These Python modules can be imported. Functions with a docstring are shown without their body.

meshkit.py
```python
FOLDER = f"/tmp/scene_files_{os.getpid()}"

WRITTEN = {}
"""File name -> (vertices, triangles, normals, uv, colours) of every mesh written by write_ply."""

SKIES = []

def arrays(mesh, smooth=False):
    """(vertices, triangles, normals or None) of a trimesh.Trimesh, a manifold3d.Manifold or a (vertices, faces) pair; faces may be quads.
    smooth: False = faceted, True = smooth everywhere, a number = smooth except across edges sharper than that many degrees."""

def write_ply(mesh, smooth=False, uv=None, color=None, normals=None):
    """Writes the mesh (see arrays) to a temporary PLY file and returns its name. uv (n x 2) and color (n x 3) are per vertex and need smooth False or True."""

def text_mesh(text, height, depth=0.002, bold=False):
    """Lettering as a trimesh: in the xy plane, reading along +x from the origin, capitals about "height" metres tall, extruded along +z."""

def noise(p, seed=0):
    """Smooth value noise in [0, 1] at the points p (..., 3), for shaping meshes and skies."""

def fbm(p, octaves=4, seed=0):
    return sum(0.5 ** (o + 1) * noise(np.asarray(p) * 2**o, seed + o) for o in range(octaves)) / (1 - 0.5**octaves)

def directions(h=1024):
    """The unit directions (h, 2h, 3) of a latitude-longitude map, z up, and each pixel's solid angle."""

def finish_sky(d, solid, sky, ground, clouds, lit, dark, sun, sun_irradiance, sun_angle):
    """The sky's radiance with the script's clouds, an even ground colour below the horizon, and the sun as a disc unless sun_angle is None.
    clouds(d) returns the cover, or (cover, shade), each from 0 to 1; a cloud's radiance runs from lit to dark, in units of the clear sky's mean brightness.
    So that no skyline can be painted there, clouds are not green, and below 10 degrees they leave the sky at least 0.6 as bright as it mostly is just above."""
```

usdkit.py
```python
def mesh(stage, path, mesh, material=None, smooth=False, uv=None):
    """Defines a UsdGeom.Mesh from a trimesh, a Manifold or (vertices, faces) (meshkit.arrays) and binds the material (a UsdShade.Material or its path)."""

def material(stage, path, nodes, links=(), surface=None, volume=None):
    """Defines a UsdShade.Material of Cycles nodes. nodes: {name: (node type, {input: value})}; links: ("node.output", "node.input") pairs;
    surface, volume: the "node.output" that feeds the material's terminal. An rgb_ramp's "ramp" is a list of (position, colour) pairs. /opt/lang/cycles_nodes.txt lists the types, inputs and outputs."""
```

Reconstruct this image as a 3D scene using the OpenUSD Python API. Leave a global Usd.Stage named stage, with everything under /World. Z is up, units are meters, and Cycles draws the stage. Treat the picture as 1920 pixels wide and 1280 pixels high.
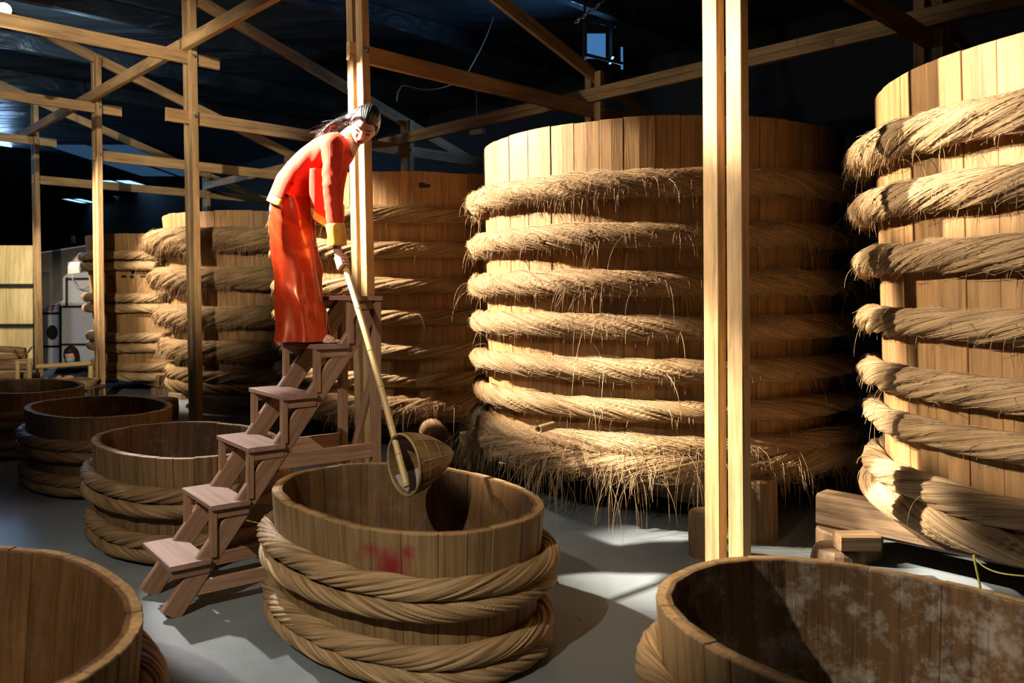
import math
import numpy as np
import trimesh
import manifold3d as m3
import meshkit
import usdkit
from pxr import Gf, Sdf, Usd, UsdGeom, UsdLux, UsdShade, Vt

stage = Usd.Stage.CreateInMemory()
UsdGeom.SetStageUpAxis(stage, UsdGeom.Tokens.z)
UsdGeom.SetStageMetersPerUnit(stage, 1.0)
UsdGeom.Xform.Define(stage, "/World")
UsdGeom.Scope.Define(stage, "/World/Looks")
T = Sdf.ValueTypeNames

# ------------------------------------------------------------------ camera, lights, exposure
EYE = 1.6
cam = UsdGeom.Camera.Define(stage, "/World/camera")
cam.AddTranslateOp().Set(Gf.Vec3d(0, 0, EYE))
cam.AddRotateXOp().Set(90.0)
cam.CreateHorizontalApertureAttr(36.0)
cam.CreateVerticalApertureAttr(24.0)
cam.CreateFocalLengthAttr(28.125)
cam.CreateVerticalApertureOffsetAttr(-1.6875)
cam.CreateClippingRangeAttr(Gf.Vec2f(0.05, 200.0))
cam.CreateFStopAttr(2.8)
cam.CreateFocusDistanceAttr(5.2)
cam.CreateExposureAttr(0.0)

dome = UsdLux.DomeLight.Define(stage, "/World/dim_ambient")
dome.CreateIntensityAttr(0.0)


def aim(x, p, q):
    p, q = np.array(p, float), np.array(q, float)
    z = p - q
    z /= np.linalg.norm(z)
    a = np.cross([0, 0, 1.0], z)
    a /= np.linalg.norm(a)
    b = np.cross(z, a)
    m = Gf.Matrix4d(*a, 0, *b, 0, *z, 0, *p, 1)
    UsdGeom.Xformable(x).AddTransformOp().Set(m)


def spot(name, p, q, power, cone, soft, color=(1, 0.86, 0.68), radius=0.06):
    s = UsdLux.SphereLight.Define(stage, "/World/" + name)
    s.CreateRadiusAttr(radius)
    s.CreateNormalizeAttr(True)
    s.CreateIntensityAttr(power)
    s.CreateColorAttr(Gf.Vec3f(*color))
    sh = UsdLux.ShapingAPI.Apply(s.GetPrim())
    sh.CreateShapingConeAngleAttr(cone)
    sh.CreateShapingConeSoftnessAttr(soft)
    aim(s, p, q)
    return s


def area(name, p, q, w, h, power, color):
    r = UsdLux.RectLight.Define(stage, "/World/" + name)
    r.CreateWidthAttr(w)
    r.CreateHeightAttr(h)
    r.CreateNormalizeAttr(True)
    r.CreateIntensityAttr(power)
    r.CreateColorAttr(Gf.Vec3f(*color))
    aim(r, p, q)
    return r


LAMP = (-5.19, 8.18, 4.5)                                    # the spotlight in view at the top left
WARM = (1, 0.86, 0.69)
spot("track_light_key", (-4.5, 6.4, 4.3), (0.3, 6.2, 1.9), 3000, 14, 0.3, WARM)
spot("track_light_steps", (-4.8, 7.35, 4.3), (-1.6, 8.4, 1.8), 2000, 16, 0.4, WARM)
spot("added_woman_spot", (-4.2, 4.25, 4.9), (-1.08, 4.5, 2.3), 5200, 9, 0.8, (1, 0.9, 0.76))  # unseen spot added for the woman, outside the key's cone
spot("track_light_right", (-4.6, 3.0, 4.2), (2.45, 3.95, 1.8), 950, 9.0, 0.2, WARM)
spot("added_post_spot", (-4.4, 4.3, 4.6), (1.1, 4.2, 2.9), 3200, 6.5, 0.6, WARM)  # unseen spot added to brighten the front double post
spot("track_light_left", LAMP, (0.1, 4.5, 0.1), 520, 15, 0.5, (1, 0.93, 0.84))
spot("added_floor_spot", (-5.0, 8.0, 4.6), (-1.2, 4.2, 0.1), 650, 6, 0.3, (1, 0.95, 0.9))  # extra spot added near the visible lamp, for lit floor patches by the steps
spot("added_tub_spot", (-3.6, 2.9, 4.6), (1.6, 2.7, 0.4), 650, 8, 0.4, WARM)  # unseen spot added to light the inside of the right-hand tub
spot("track_light_row", (-7.4, 9.0, 4.2), (-4.4, 11.8, 1.8), 1200, 24, 0.5, WARM)
spot("added_far_vat_spot", (-9.8, 12.2, 4.0), (-7.3, 13.8, 1.6), 600, 11, 0.4, WARM)  # unseen spot added for the left side of the farthest vat
spot("added_mat_spot", (-9.6, 10.8, 4.2), (-9.3, 14.6, 1.6), 260, 20, 0.4, (1, 0.88, 0.66))  # added to lift the dim mat screen, no fixture built
spot("added_boards_spot", (-6.9, 10.4, 3.8), (-9.3, 17.0, 0.7), 120, 9, 0.5, (0.95, 0.95, 1.0))  # added soft spot raising the display board and grey wall
spot("front_fill_spot", (-2.6, -1.5, 5.0), (-1.4, 3.7, 0.2), 400, 22, 0.9, (1, 0.9, 0.76))  # unseen fill from the camera side for the foreground tubs
spot("left_posts_fill_spot", (-1.2, -1.5, 4.9), (-5.6, 11.5, 2.6), 1300, 13, 0.6, (1, 0.88, 0.7))  # added fill from the camera side for the left posts and vats
area("hall_fill", (-3.0, 1.0, 5.5), (-2.5, 4.5, 0.0), 3.0, 3.0, 6, (1, 0.94, 0.86))  # soft overhead fill, stands for no particular lamp
spot("beam_fill_left", (-5.6, 7.2, 3.6), (-4.0, 10.5, 4.9), 60, 40, 0.6, (1, 0.88, 0.72))  # added uplight brightening the left beams, no source in the room
spot("beam_fill_right", (-3.0, 4.5, 3.4), (1.2, 7.6, 5.2), 60, 30, 0.6, (1, 0.88, 0.72))  # added uplight for the beams over the right-hand vats
area("high_cool_fill", (-16.0, 22.0, 5.6), (-9.0, 17.0, 1.0), 4.0, 2.0, 110, (0.35, 0.6, 1.0))  # added unseen cool light tinting the ceiling and the far left
spot("ceiling_haze_fill", (-6.4, 11.4, 5.15), (-6.9, 12.6, 5.9), 45, 75, 0.8, (0.65, 0.87, 1.0))  # added light on the ceiling, imitating haze around the visible lamp
spot("ceiling_blue_fill", (1.6, 11.8, 4.3), (-1.2, 9.6, 5.9), 45, 65, 0.8, (0.25, 0.55, 1.0))  # added blue light giving the rear ceiling its sheen
spot("rear_light_gap", (-0.1, 11.6, 3.2), (-0.6, 8.9, 0.0), 60, 14, 0.5, (0.45, 0.85, 1.0))
spot("rear_light_right", (2.9, 9.6, 3.0), (2.3, 6.6, 0.0), 30, 14, 0.5, (0.35, 0.75, 1.0))

# ------------------------------------------------------------------ materials


def mat(name, nodes, links, surface="p.BSDF"):
    return usdkit.material(stage, "/World/Looks/" + name, nodes, links, surface=surface)


def wood(name, dark, mid, light, rough=0.6, grain=1.0, bump=0.4, inner=None, mould=0.0, tone=0.35, mark=None, spec=0.3):
    n = {
        "a": ("attribute", {"attribute": "rest"}),
        "map": ("mapping", {"scale": (38 * grain, 38 * grain, 1.8 * grain)}),
        "g": ("noise_texture", {"scale": 1.0, "detail": 6.0, "roughness": 0.6, "distortion": 0.8}),
        "ramp": ("rgb_ramp", {"ramp": [(0.28, dark), (0.5, mid), (0.75, light)]}),
        "map2": ("mapping", {"scale": (4.5, 4.5, 1.3)}),
        "s": ("noise_texture", {"scale": 1.0, "detail": 4.0, "roughness": 0.6}),
        "sr": ("rgb_ramp", {"ramp": [(0.3, (1 - tone,) * 3), (0.62, (1.08, 1.06, 1.0))]}),
        "mul": ("mix_color", {"blend_type": "multiply", "fac": 1.0, "use_clamp": False}),
        "o": ("attribute", {"attribute": "tone"}),
        "mul2": ("mix_color", {"blend_type": "multiply", "fac": 1.0, "use_clamp": False}),
        "b": ("bump", {"strength": bump, "distance": 0.006}),
        "p": ("principled_bsdf", {"roughness": rough, "specular_ior_level": spec}),
    }
    l = [("a.vector", "map.vector"), ("map.vector", "g.vector"), ("g.fac", "ramp.fac"), ("a.vector", "map2.vector"), ("map2.vector", "s.vector"),
         ("s.fac", "sr.fac"), ("ramp.color", "mul.a"), ("sr.color", "mul.b"), ("mul.result", "mul2.a"), ("o.color", "mul2.b"),
         ("g.fac", "b.height"), ("b.normal", "p.normal")]
    last = "mul2.result"
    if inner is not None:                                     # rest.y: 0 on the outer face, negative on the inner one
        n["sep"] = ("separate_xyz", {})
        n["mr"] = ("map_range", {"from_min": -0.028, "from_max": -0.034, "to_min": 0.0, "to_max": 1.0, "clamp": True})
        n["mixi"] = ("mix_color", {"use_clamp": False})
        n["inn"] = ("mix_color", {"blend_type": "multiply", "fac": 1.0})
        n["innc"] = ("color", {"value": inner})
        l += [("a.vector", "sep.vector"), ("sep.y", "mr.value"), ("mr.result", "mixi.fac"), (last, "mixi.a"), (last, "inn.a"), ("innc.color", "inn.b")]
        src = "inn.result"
        if mould:
            n["mm"] = ("noise_texture", {"scale": 9.0, "detail": 8.0, "roughness": 0.75})
            n["mp"] = ("geometry", {})
            n["mmr"] = ("rgb_ramp", {"ramp": [(0.5, (0, 0, 0)), (0.66, (mould,) * 3)]})
            n["mmx"] = ("mix_color", {"b": (0.36, 0.33, 0.28)})
            l += [("mp.position", "mm.vector"), ("mm.fac", "mmr.fac"), ("mmr.color", "mmx.fac"), (src, "mmx.a")]
            src = "mmx.result"
        l += [(src, "mixi.b")]
        last = "mixi.result"
    if mark is not None:                                      # a splash of red paint around the given points
        n["gp"] = ("geometry", {})
        n["wob"] = ("noise_texture", {"scale": 14.0, "detail": 3.0})
        n["wv"] = ("vector_math", {"math_type": "multiply_add", "vector2": (0.09, 0.09, 0.09), "vector3": (-0.045, -0.045, -0.045)})
        n["wp"] = ("vector_math", {"math_type": "add"})
        l += [("gp.position", "wob.vector"), ("wob.color", "wv.vector1"), ("gp.position", "wp.vector1"), ("wv.vector", "wp.vector2")]
        prev = None
        for i, (c, r) in enumerate(mark):
            n[f"d{i}"] = ("vector_math", {"math_type": "distance", "vector2": c})
            n[f"m{i}"] = ("map_range", {"from_min": r, "from_max": r * 0.35, "to_min": 0.0, "to_max": 0.95, "clamp": True})
            l += [("wp.vector", f"d{i}.vector1"), (f"d{i}.value", f"m{i}.value")]
            if prev:
                n[f"x{i}"] = ("math", {"math_type": "maximum"})
                l += [(prev, f"x{i}.value1"), (f"m{i}.result", f"x{i}.value2")]
                prev = f"x{i}.value"
            else:
                prev = f"m{i}.result"
        n["red"] = ("mix_color", {"b": (0.23, 0.012, 0.02)})
        l += [(prev, "red.fac"), (last, "red.a")]
        last = "red.result"
    l.append((last, "p.base_color"))
    return mat(name, n, l)


def plain(name, color, rough=0.6, metal=0.0, spec=0.3, **kw):
    nodes = {"p": ("principled_bsdf", {"roughness": rough, "metallic": metal, "specular_ior_level": spec, **kw}),
             "g": ("geometry", {}), "n": ("noise_texture", {"scale": 24.0, "detail": 4.0}),
             "r": ("rgb_ramp", {"ramp": [(0.3, tuple(0.85 * c for c in color)), (0.7, tuple(min(1, 1.1 * c) for c in color))]})}
    return mat(name, nodes, [("g.position", "n.vector"), ("n.fac", "r.fac"), ("r.color", "p.base_color")])


def glow(name, color, strength):
    return mat(name, {"e": ("emission", {"color": color, "strength": strength})}, [], "e.emission")


def fibre(name, dark, mid, light, scale=1.0, rough=0.65, along=2.5):
    """Twisted straw: rest.xy runs round the rope along with its twist, rest.z along it."""
    n = {"a": ("attribute", {"attribute": "rest"}), "map": ("mapping", {"scale": (150 * scale, 150 * scale, along)}),
         "g": ("noise_texture", {"scale": 1.0, "detail": 5.0, "roughness": 0.65}),
         "ramp": ("rgb_ramp", {"ramp": [(0.3, dark), (0.48, mid), (0.68, light)]}),
         "gp": ("geometry", {}), "s": ("noise_texture", {"scale": 3.5, "detail": 3.0}), "sr": ("rgb_ramp", {"ramp": [(0.3, (0.7, 0.66, 0.6)), (0.65, (1.05, 1.05, 1.05))]}),
         "mul": ("mix_color", {"blend_type": "multiply", "fac": 1.0, "use_clamp": False}),
         "b": ("bump", {"strength": 0.7, "distance": 0.008}), "p": ("principled_bsdf", {"roughness": rough, "specular_ior_level": 0.25})}
    return mat(name, n, [("a.vector", "map.vector"), ("map.vector", "g.vector"), ("g.fac", "ramp.fac"), ("gp.position", "s.vector"), ("s.fac", "sr.fac"), ("ramp.color", "mul.a"),
                         ("sr.color", "mul.b"), ("mul.result", "p.base_color"), ("g.fac", "b.height"), ("b.normal", "p.normal")])


def strands(name, dark, light, rough=0.6, scale=60.0):
    n = {"g": ("geometry", {}), "n": ("noise_texture", {"scale": scale, "detail": 2.0}), "r": ("rgb_ramp", {"ramp": [(0.3, dark), (0.7, light)]}),
         "p": ("principled_bsdf", {"roughness": rough, "specular_ior_level": 0.25})}
    return mat(name, n, [("g.position", "n.vector"), ("n.fac", "r.fac"), ("r.color", "p.base_color")])


M = {}
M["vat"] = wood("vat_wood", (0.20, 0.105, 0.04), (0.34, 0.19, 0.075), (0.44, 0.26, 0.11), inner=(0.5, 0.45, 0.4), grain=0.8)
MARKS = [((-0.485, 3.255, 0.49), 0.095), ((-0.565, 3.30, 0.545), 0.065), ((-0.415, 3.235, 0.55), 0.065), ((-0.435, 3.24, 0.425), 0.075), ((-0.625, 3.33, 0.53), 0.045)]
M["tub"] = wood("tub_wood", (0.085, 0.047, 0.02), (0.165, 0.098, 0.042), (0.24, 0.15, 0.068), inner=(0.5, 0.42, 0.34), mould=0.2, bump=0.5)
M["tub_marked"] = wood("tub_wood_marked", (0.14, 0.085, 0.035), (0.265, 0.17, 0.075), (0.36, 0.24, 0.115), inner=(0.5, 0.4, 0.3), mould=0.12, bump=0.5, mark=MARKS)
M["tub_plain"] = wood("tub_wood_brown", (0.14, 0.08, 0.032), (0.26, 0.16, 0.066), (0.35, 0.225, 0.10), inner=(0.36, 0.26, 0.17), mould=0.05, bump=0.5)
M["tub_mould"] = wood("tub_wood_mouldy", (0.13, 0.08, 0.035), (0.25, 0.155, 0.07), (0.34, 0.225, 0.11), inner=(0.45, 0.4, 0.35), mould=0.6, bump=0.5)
M["timber"] = wood("timber", (0.27, 0.155, 0.06), (0.46, 0.29, 0.13), (0.56, 0.38, 0.19), grain=0.8, tone=0.45)
M["step"] = wood("step_wood", (0.20, 0.105, 0.06), (0.31, 0.175, 0.105), (0.40, 0.24, 0.15), grain=1.0, tone=0.2)
M["tread"] = wood("tread_wood", (0.24, 0.13, 0.10), (0.34, 0.20, 0.16), (0.41, 0.26, 0.21), grain=0.7, tone=0.2, bump=0.15)
M["sleeper"] = wood("sleeper_wood", (0.10, 0.06, 0.03), (0.2, 0.12, 0.06), (0.3, 0.19, 0.1), tone=0.5, bump=0.8)
M["bamboo"] = wood("bamboo", (0.45, 0.29, 0.11), (0.62, 0.43, 0.19), (0.70, 0.53, 0.28), rough=0.4, tone=0.2, bump=0.1, spec=0.45)
M["bamboo_node"] = wood("bamboo_node", (0.3, 0.19, 0.08), (0.45, 0.3, 0.14), (0.6, 0.43, 0.22), rough=0.5)
M["basket"] = wood("basket_splints", (0.10, 0.055, 0.02), (0.22, 0.125, 0.045), (0.33, 0.2, 0.08), rough=0.35, grain=1.4, spec=0.5)
M["cane"] = wood("cane_rim", (0.28, 0.19, 0.09), (0.45, 0.32, 0.16), (0.55, 0.42, 0.23), rough=0.45, grain=1.2)
M["residue"] = plain("wet_residue", (0.36, 0.32, 0.28), 0.35, spec=0.5)
M["straw_rope"] = fibre("straw_rope", (0.085, 0.042, 0.015), (0.29, 0.175, 0.078), (0.47, 0.315, 0.155))
M["straw_pale"] = fibre("straw_rope_pale", (0.12, 0.063, 0.026), (0.37, 0.24, 0.12), (0.55, 0.385, 0.205))
M["cane_rope"] = fibre("cane_rope", (0.08, 0.042, 0.018), (0.215, 0.128, 0.058), (0.33, 0.21, 0.10), scale=0.7, rough=0.5)
M["cane_pale"] = fibre("cane_rope_pale", (0.10, 0.052, 0.02), (0.38, 0.245, 0.115), (0.52, 0.36, 0.185), scale=0.7, rough=0.5)
M["straw"] = strands("loose_straw", (0.20, 0.115, 0.05), (0.48, 0.325, 0.17))
M["straw_light"] = strands("loose_straw_light", (0.30, 0.19, 0.095), (0.56, 0.40, 0.225))
M["steel"] = plain("bolt_steel", (0.45, 0.45, 0.45), 0.35, 1.0)
M["black"] = plain("black_paint", (0.015, 0.015, 0.017), 0.5)
M["floor"] = mat("floor_paint", {
    "g": ("geometry", {}), "n": ("noise_texture", {"scale": 1.6, "detail": 6.0, "roughness": 0.6}), "n2": ("noise_texture", {"scale": 45.0, "detail": 3.0}),
    "r": ("rgb_ramp", {"ramp": [(0.3, (0.15, 0.172, 0.178)), (0.7, (0.20, 0.222, 0.228))]}),
    "rr": ("map_range", {"from_min": 0.3, "from_max": 0.7, "to_min": 0.36, "to_max": 0.52}), "b": ("bump", {"strength": 0.05, "distance": 0.01}),
    "p": ("principled_bsdf", {"specular_ior_level": 0.4})},
    [("g.position", "n.vector"), ("g.position", "n2.vector"), ("n.fac", "r.fac"), ("n.fac", "rr.value"), ("rr.result", "p.roughness"), ("r.color", "p.base_color"), ("n2.fac", "b.height"), ("b.normal", "p.normal")])
M["ceiling"] = mat("dark_ceiling_film", {
    "g": ("geometry", {}), "m": ("mapping", {"scale": (0.25, 1.0, 1.0), "rotation": (0, 0, 0.75)}), "n": ("noise_texture", {"scale": 1.2, "detail": 5.0, "distortion": 1.0}),
    "r": ("rgb_ramp", {"ramp": [(0.3, (0.02, 0.028, 0.036)), (0.7, (0.045, 0.06, 0.075))]}), "b": ("bump", {"strength": 0.6, "distance": 0.3}),
    "p": ("principled_bsdf", {"roughness": 0.38, "specular_ior_level": 0.5})},
    [("g.position", "m.vector"), ("m.vector", "n.vector"), ("n.fac", "r.fac"), ("r.color", "p.base_color"), ("n.fac", "b.height"), ("b.normal", "p.normal")])
M["wall"] = plain("dark_wall_paint", (0.022, 0.026, 0.03), 0.7)
M["greywall"] = plain("grey_wall_paint", (0.10, 0.09, 0.08), 0.8)
M["board"] = plain("white_board", (0.50, 0.49, 0.50), 0.7)
M["paper"] = plain("white_paper", (0.8, 0.8, 0.78), 0.7)
M["redink"] = plain("red_ink", (0.22, 0.05, 0.045), 0.7)
M["mat"] = wood("bamboo_mat", (0.38, 0.29, 0.13), (0.56, 0.44, 0.215), (0.66, 0.54, 0.3), grain=0.9, tone=0.15, bump=0.2)
M["silk"] = mat("orange_satin", {"g": ("geometry", {}), "n": ("noise_texture", {"scale": 30.0, "detail": 2.0}), "r": ("rgb_ramp", {"ramp": [(0.3, (0.36, 0.026, 0.006)), (0.7, (0.44, 0.034, 0.008))]}),
                                 "p": ("principled_bsdf", {"roughness": 0.29, "specular_ior_level": 0.95, "specular_tint": (1.0, 0.62, 0.38), "sheen_weight": 0.0})},
                [("g.position", "n.vector"), ("n.fac", "r.fac"), ("r.color", "p.base_color")])
M["red"] = plain("red_cotton", (0.72, 0.042, 0.014), 0.8)
M["yellow"] = plain("yellow_satin", (0.85, 0.36, 0.055), 0.5)
M["skin"] = plain("skin", (0.62, 0.37, 0.27), 0.45, subsurface_weight=0.15, subsurface_scale=0.01)
M["hair"] = mat("black_hair", {"a": ("attribute", {"attribute": "rest"}), "m": ("mapping", {"scale": (90, 90, 4)}), "n": ("noise_texture", {"scale": 1.0, "detail": 3.0}),
                               "b": ("bump", {"strength": 0.8, "distance": 0.006}), "p": ("principled_bsdf", {"base_color": (0.012, 0.010, 0.010), "roughness": 0.33, "specular_ior_level": 0.8})},
                [("a.vector", "m.vector"), ("m.vector", "n.vector"), ("n.fac", "b.height"), ("b.normal", "p.normal")])
M["brownhair"] = plain("brown_hair", (0.022, 0.013, 0.009), 0.4)
M["lips"] = plain("lip_red", (0.42, 0.07, 0.06), 0.4)
M["eye"] = plain("eye_dark", (0.02, 0.012, 0.01), 0.3)
M["eyewhite"] = plain("eye_white", (0.7, 0.66, 0.62), 0.3)
M["navy"] = plain("navy_cloth", (0.012, 0.02, 0.035), 0.8)
M["blue"] = plain("blue_cloth", (0.02, 0.07, 0.13), 0.8)
M["mask"] = plain("mask_blue", (0.22, 0.6, 0.72), 0.7)
M["grain"] = plain("beans", (0.3, 0.16, 0.07), 0.6)
M["cable"] = plain("pale_cable", (0.5, 0.48, 0.44), 0.5)
M["stone"] = plain("grey_stone", (0.28, 0.28, 0.28), 0.8)
M["stem"] = plain("yellow_green_stem", (0.55, 0.5, 0.12), 0.6)
M["lampglow"] = glow("lamp_lens", (1.0, 0.95, 0.88), 60.0)
M["skyblue"] = glow("skylight_pane", (0.30, 0.62, 1.0), 2.2)
M["skydim"] = glow("skylight_dim_pane", (0.09, 0.25, 0.5), 0.22)
M["ventglow"] = glow("vent_daylight", (0.10, 0.33, 0.75), 0.5)

# ------------------------------------------------------------------ helpers
TAKEN = {}


def numbered(parent, name):
    k = TAKEN.get((parent, name), 0)
    TAKEN[(parent, name)] = k + 1
    return f"{parent}/{name}" + (f"_{k:03d}" if k else "")


class Node:
    def __init__(self, path, base, prim):
        self.path, self.base, self.prim = path, np.array(base, float), prim


def tag(prim, label=None, cat=None, group=None, kind=None):
    for k, v in (("label", label), ("category", cat), ("group", group), ("kind", kind)):
        if v:
            prim.SetCustomDataByKey(k, v)


def thing(name, label, cat, base=(0, 0, 0), group=None, kind=None):
    path = numbered("/World", name)
    x = UsdGeom.Xform.Define(stage, path)
    x.AddTranslateOp().Set(Gf.Vec3d(*map(float, base)))
    tag(x.GetPrim(), label, cat, group, kind)
    return Node(path, base, x.GetPrim())


RNG = np.random.default_rng(7)


def part(parent, name, vf, material, smooth=False, rest=None, tone=None, label=None, kind=None):
    """A mesh in world coordinates put under the parent node."""
    v, f = vf if isinstance(vf, (tuple, list)) else meshkit.arrays(vf)[:2]
    v, f = np.asarray(v, float), np.asarray(f, int)
    if f.shape[1] == 4:
        f = np.vstack([f[:, [0, 1, 2]], f[:, [0, 2, 3]]])
    path = numbered(parent.path, name)
    m = usdkit.mesh(stage, path, trimesh.Trimesh(v - parent.base, f, process=False), M[material], smooth=True if smooth else False)
    rest = v if rest is None else rest
    api = UsdGeom.PrimvarsAPI(m)
    api.CreatePrimvar("rest", T.Float3Array, "vertex").Set(Vt.Vec3fArray.FromNumpy(np.asarray(rest, np.float32)))
    t = tone if tone is not None else float(RNG.uniform(0.82, 1.12))
    tt = np.repeat(np.broadcast_to(np.asarray(t, np.float32), len(v))[:, None], 3, 1)
    api.CreatePrimvar("tone", T.Color3fArray, "vertex").Set(Vt.Vec3fArray.FromNumpy(tt))
    tag(m.GetPrim(), label, kind=kind)
    return Node(path, parent.base, m.GetPrim())


def lone(name, label, cat, vf, material, smooth=False, rest=None, group=None, kind=None, tone=1.0):
    """A thing that is one mesh."""
    n = part(Node("/World", (0, 0, 0), None), name, vf, material, smooth, rest, tone)
    tag(n.prim, label, cat, group, kind)
    return n


def curves(parent, name, pts, width, material, kind="stuff", label=None, taper=0.35):
    """pts: n x k x 3 polylines in world coordinates."""
    pts = np.asarray(pts, float) - parent.base
    n, k = pts.shape[:2]
    path = numbered(parent.path, name)
    c = UsdGeom.BasisCurves.Define(stage, path)
    c.CreateTypeAttr("linear")
    c.CreatePointsAttr(Vt.Vec3fArray.FromNumpy(pts.reshape(-1, 3).astype(np.float32)))
    c.CreateCurveVertexCountsAttr(Vt.IntArray.FromNumpy(np.full(n, k, np.int32)))
    w = np.tile(np.linspace(1, taper, k), n) * np.repeat(np.broadcast_to(width, n), k)
    c.CreateWidthsAttr(Vt.FloatArray.FromNumpy(w.astype(np.float32)))
    c.SetWidthsInterpolation("vertex")
    UsdShade.MaterialBindingAPI.Apply(c.GetPrim()).Bind(M[material])
    tag(c.GetPrim(), label, kind=kind)
    return Node(path, parent.base, c.GetPrim())


def at(x, y, Y):
    """The point at depth Y on the photograph's sight line through the pixel (world metres)."""
    return np.array([(x - 960) / 1500 * Y, Y, EYE + (550 - y) / 1500 * Y])


def join(*ms):
    vs, fs, k = [], [], 0
    for v, f in ms:
        f = np.asarray(f, int)
        if f.shape[1] == 4:
            f = np.vstack([f[:, [0, 1, 2]], f[:, [0, 2, 3]]])
        vs.append(np.asarray(v, float))
        fs.append(f + k)
        k += len(v)
    return np.vstack(vs), np.vstack(fs)


def frame(p0, p1, up=(0, 0, 1)):
    z = np.subtract(p1, p0).astype(float)
    L = np.linalg.norm(z)
    z /= L
    x = np.cross(up, z)
    if np.linalg.norm(x) < 1e-3:
        x = np.cross((0, 1, 0), z)
    x /= np.linalg.norm(x)
    return x, np.cross(z, x), z, L


def board(p0, p1, w, h, up=(0, 0, 1), ch=0.006, xdir=None):
    """A chamfered board from p0 to p1, w along the side axis and h along up. Returns (v, f), rest."""
    x, y, z, L = frame(p0, p1, up)
    if xdir is not None:
        x = np.array(xdir, float) - np.dot(xdir, z) * z
        x /= np.linalg.norm(x)
        y = np.cross(z, x)
    a, b, c = w / 2, h / 2, min(ch, w * 0.25, h * 0.25)
    q = np.array([(a, -b + c), (a, b - c), (a - c, b), (-a + c, b), (-a, b - c), (-a, -b + c), (-a + c, -b), (a - c, -b)])
    loc = np.vstack([np.column_stack([q, np.full(8, s)]) for s in (0, L)])
    v = np.array(p0) + loc @ np.array([x, y, z])
    f = []
    for i in range(8):
        j = (i + 1) % 8
        f += [(i, j, 8 + j), (i, 8 + j, 8 + i)]
    f += [(0, i + 1, i) for i in range(1, 7)] + [(8, 8 + i, 8 + i + 1) for i in range(1, 7)]
    return (v, np.array(f)), loc + RNG.uniform(0, 50, 3)


def bpart(parent, name, p0, p1, w, h, material, up=(0, 0, 1), xdir=None, ch=0.006, **kw):
    vf, rest = board(p0, p1, w, h, up, ch, xdir)
    return part(parent, name, vf, material, rest=rest, **kw)


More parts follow.
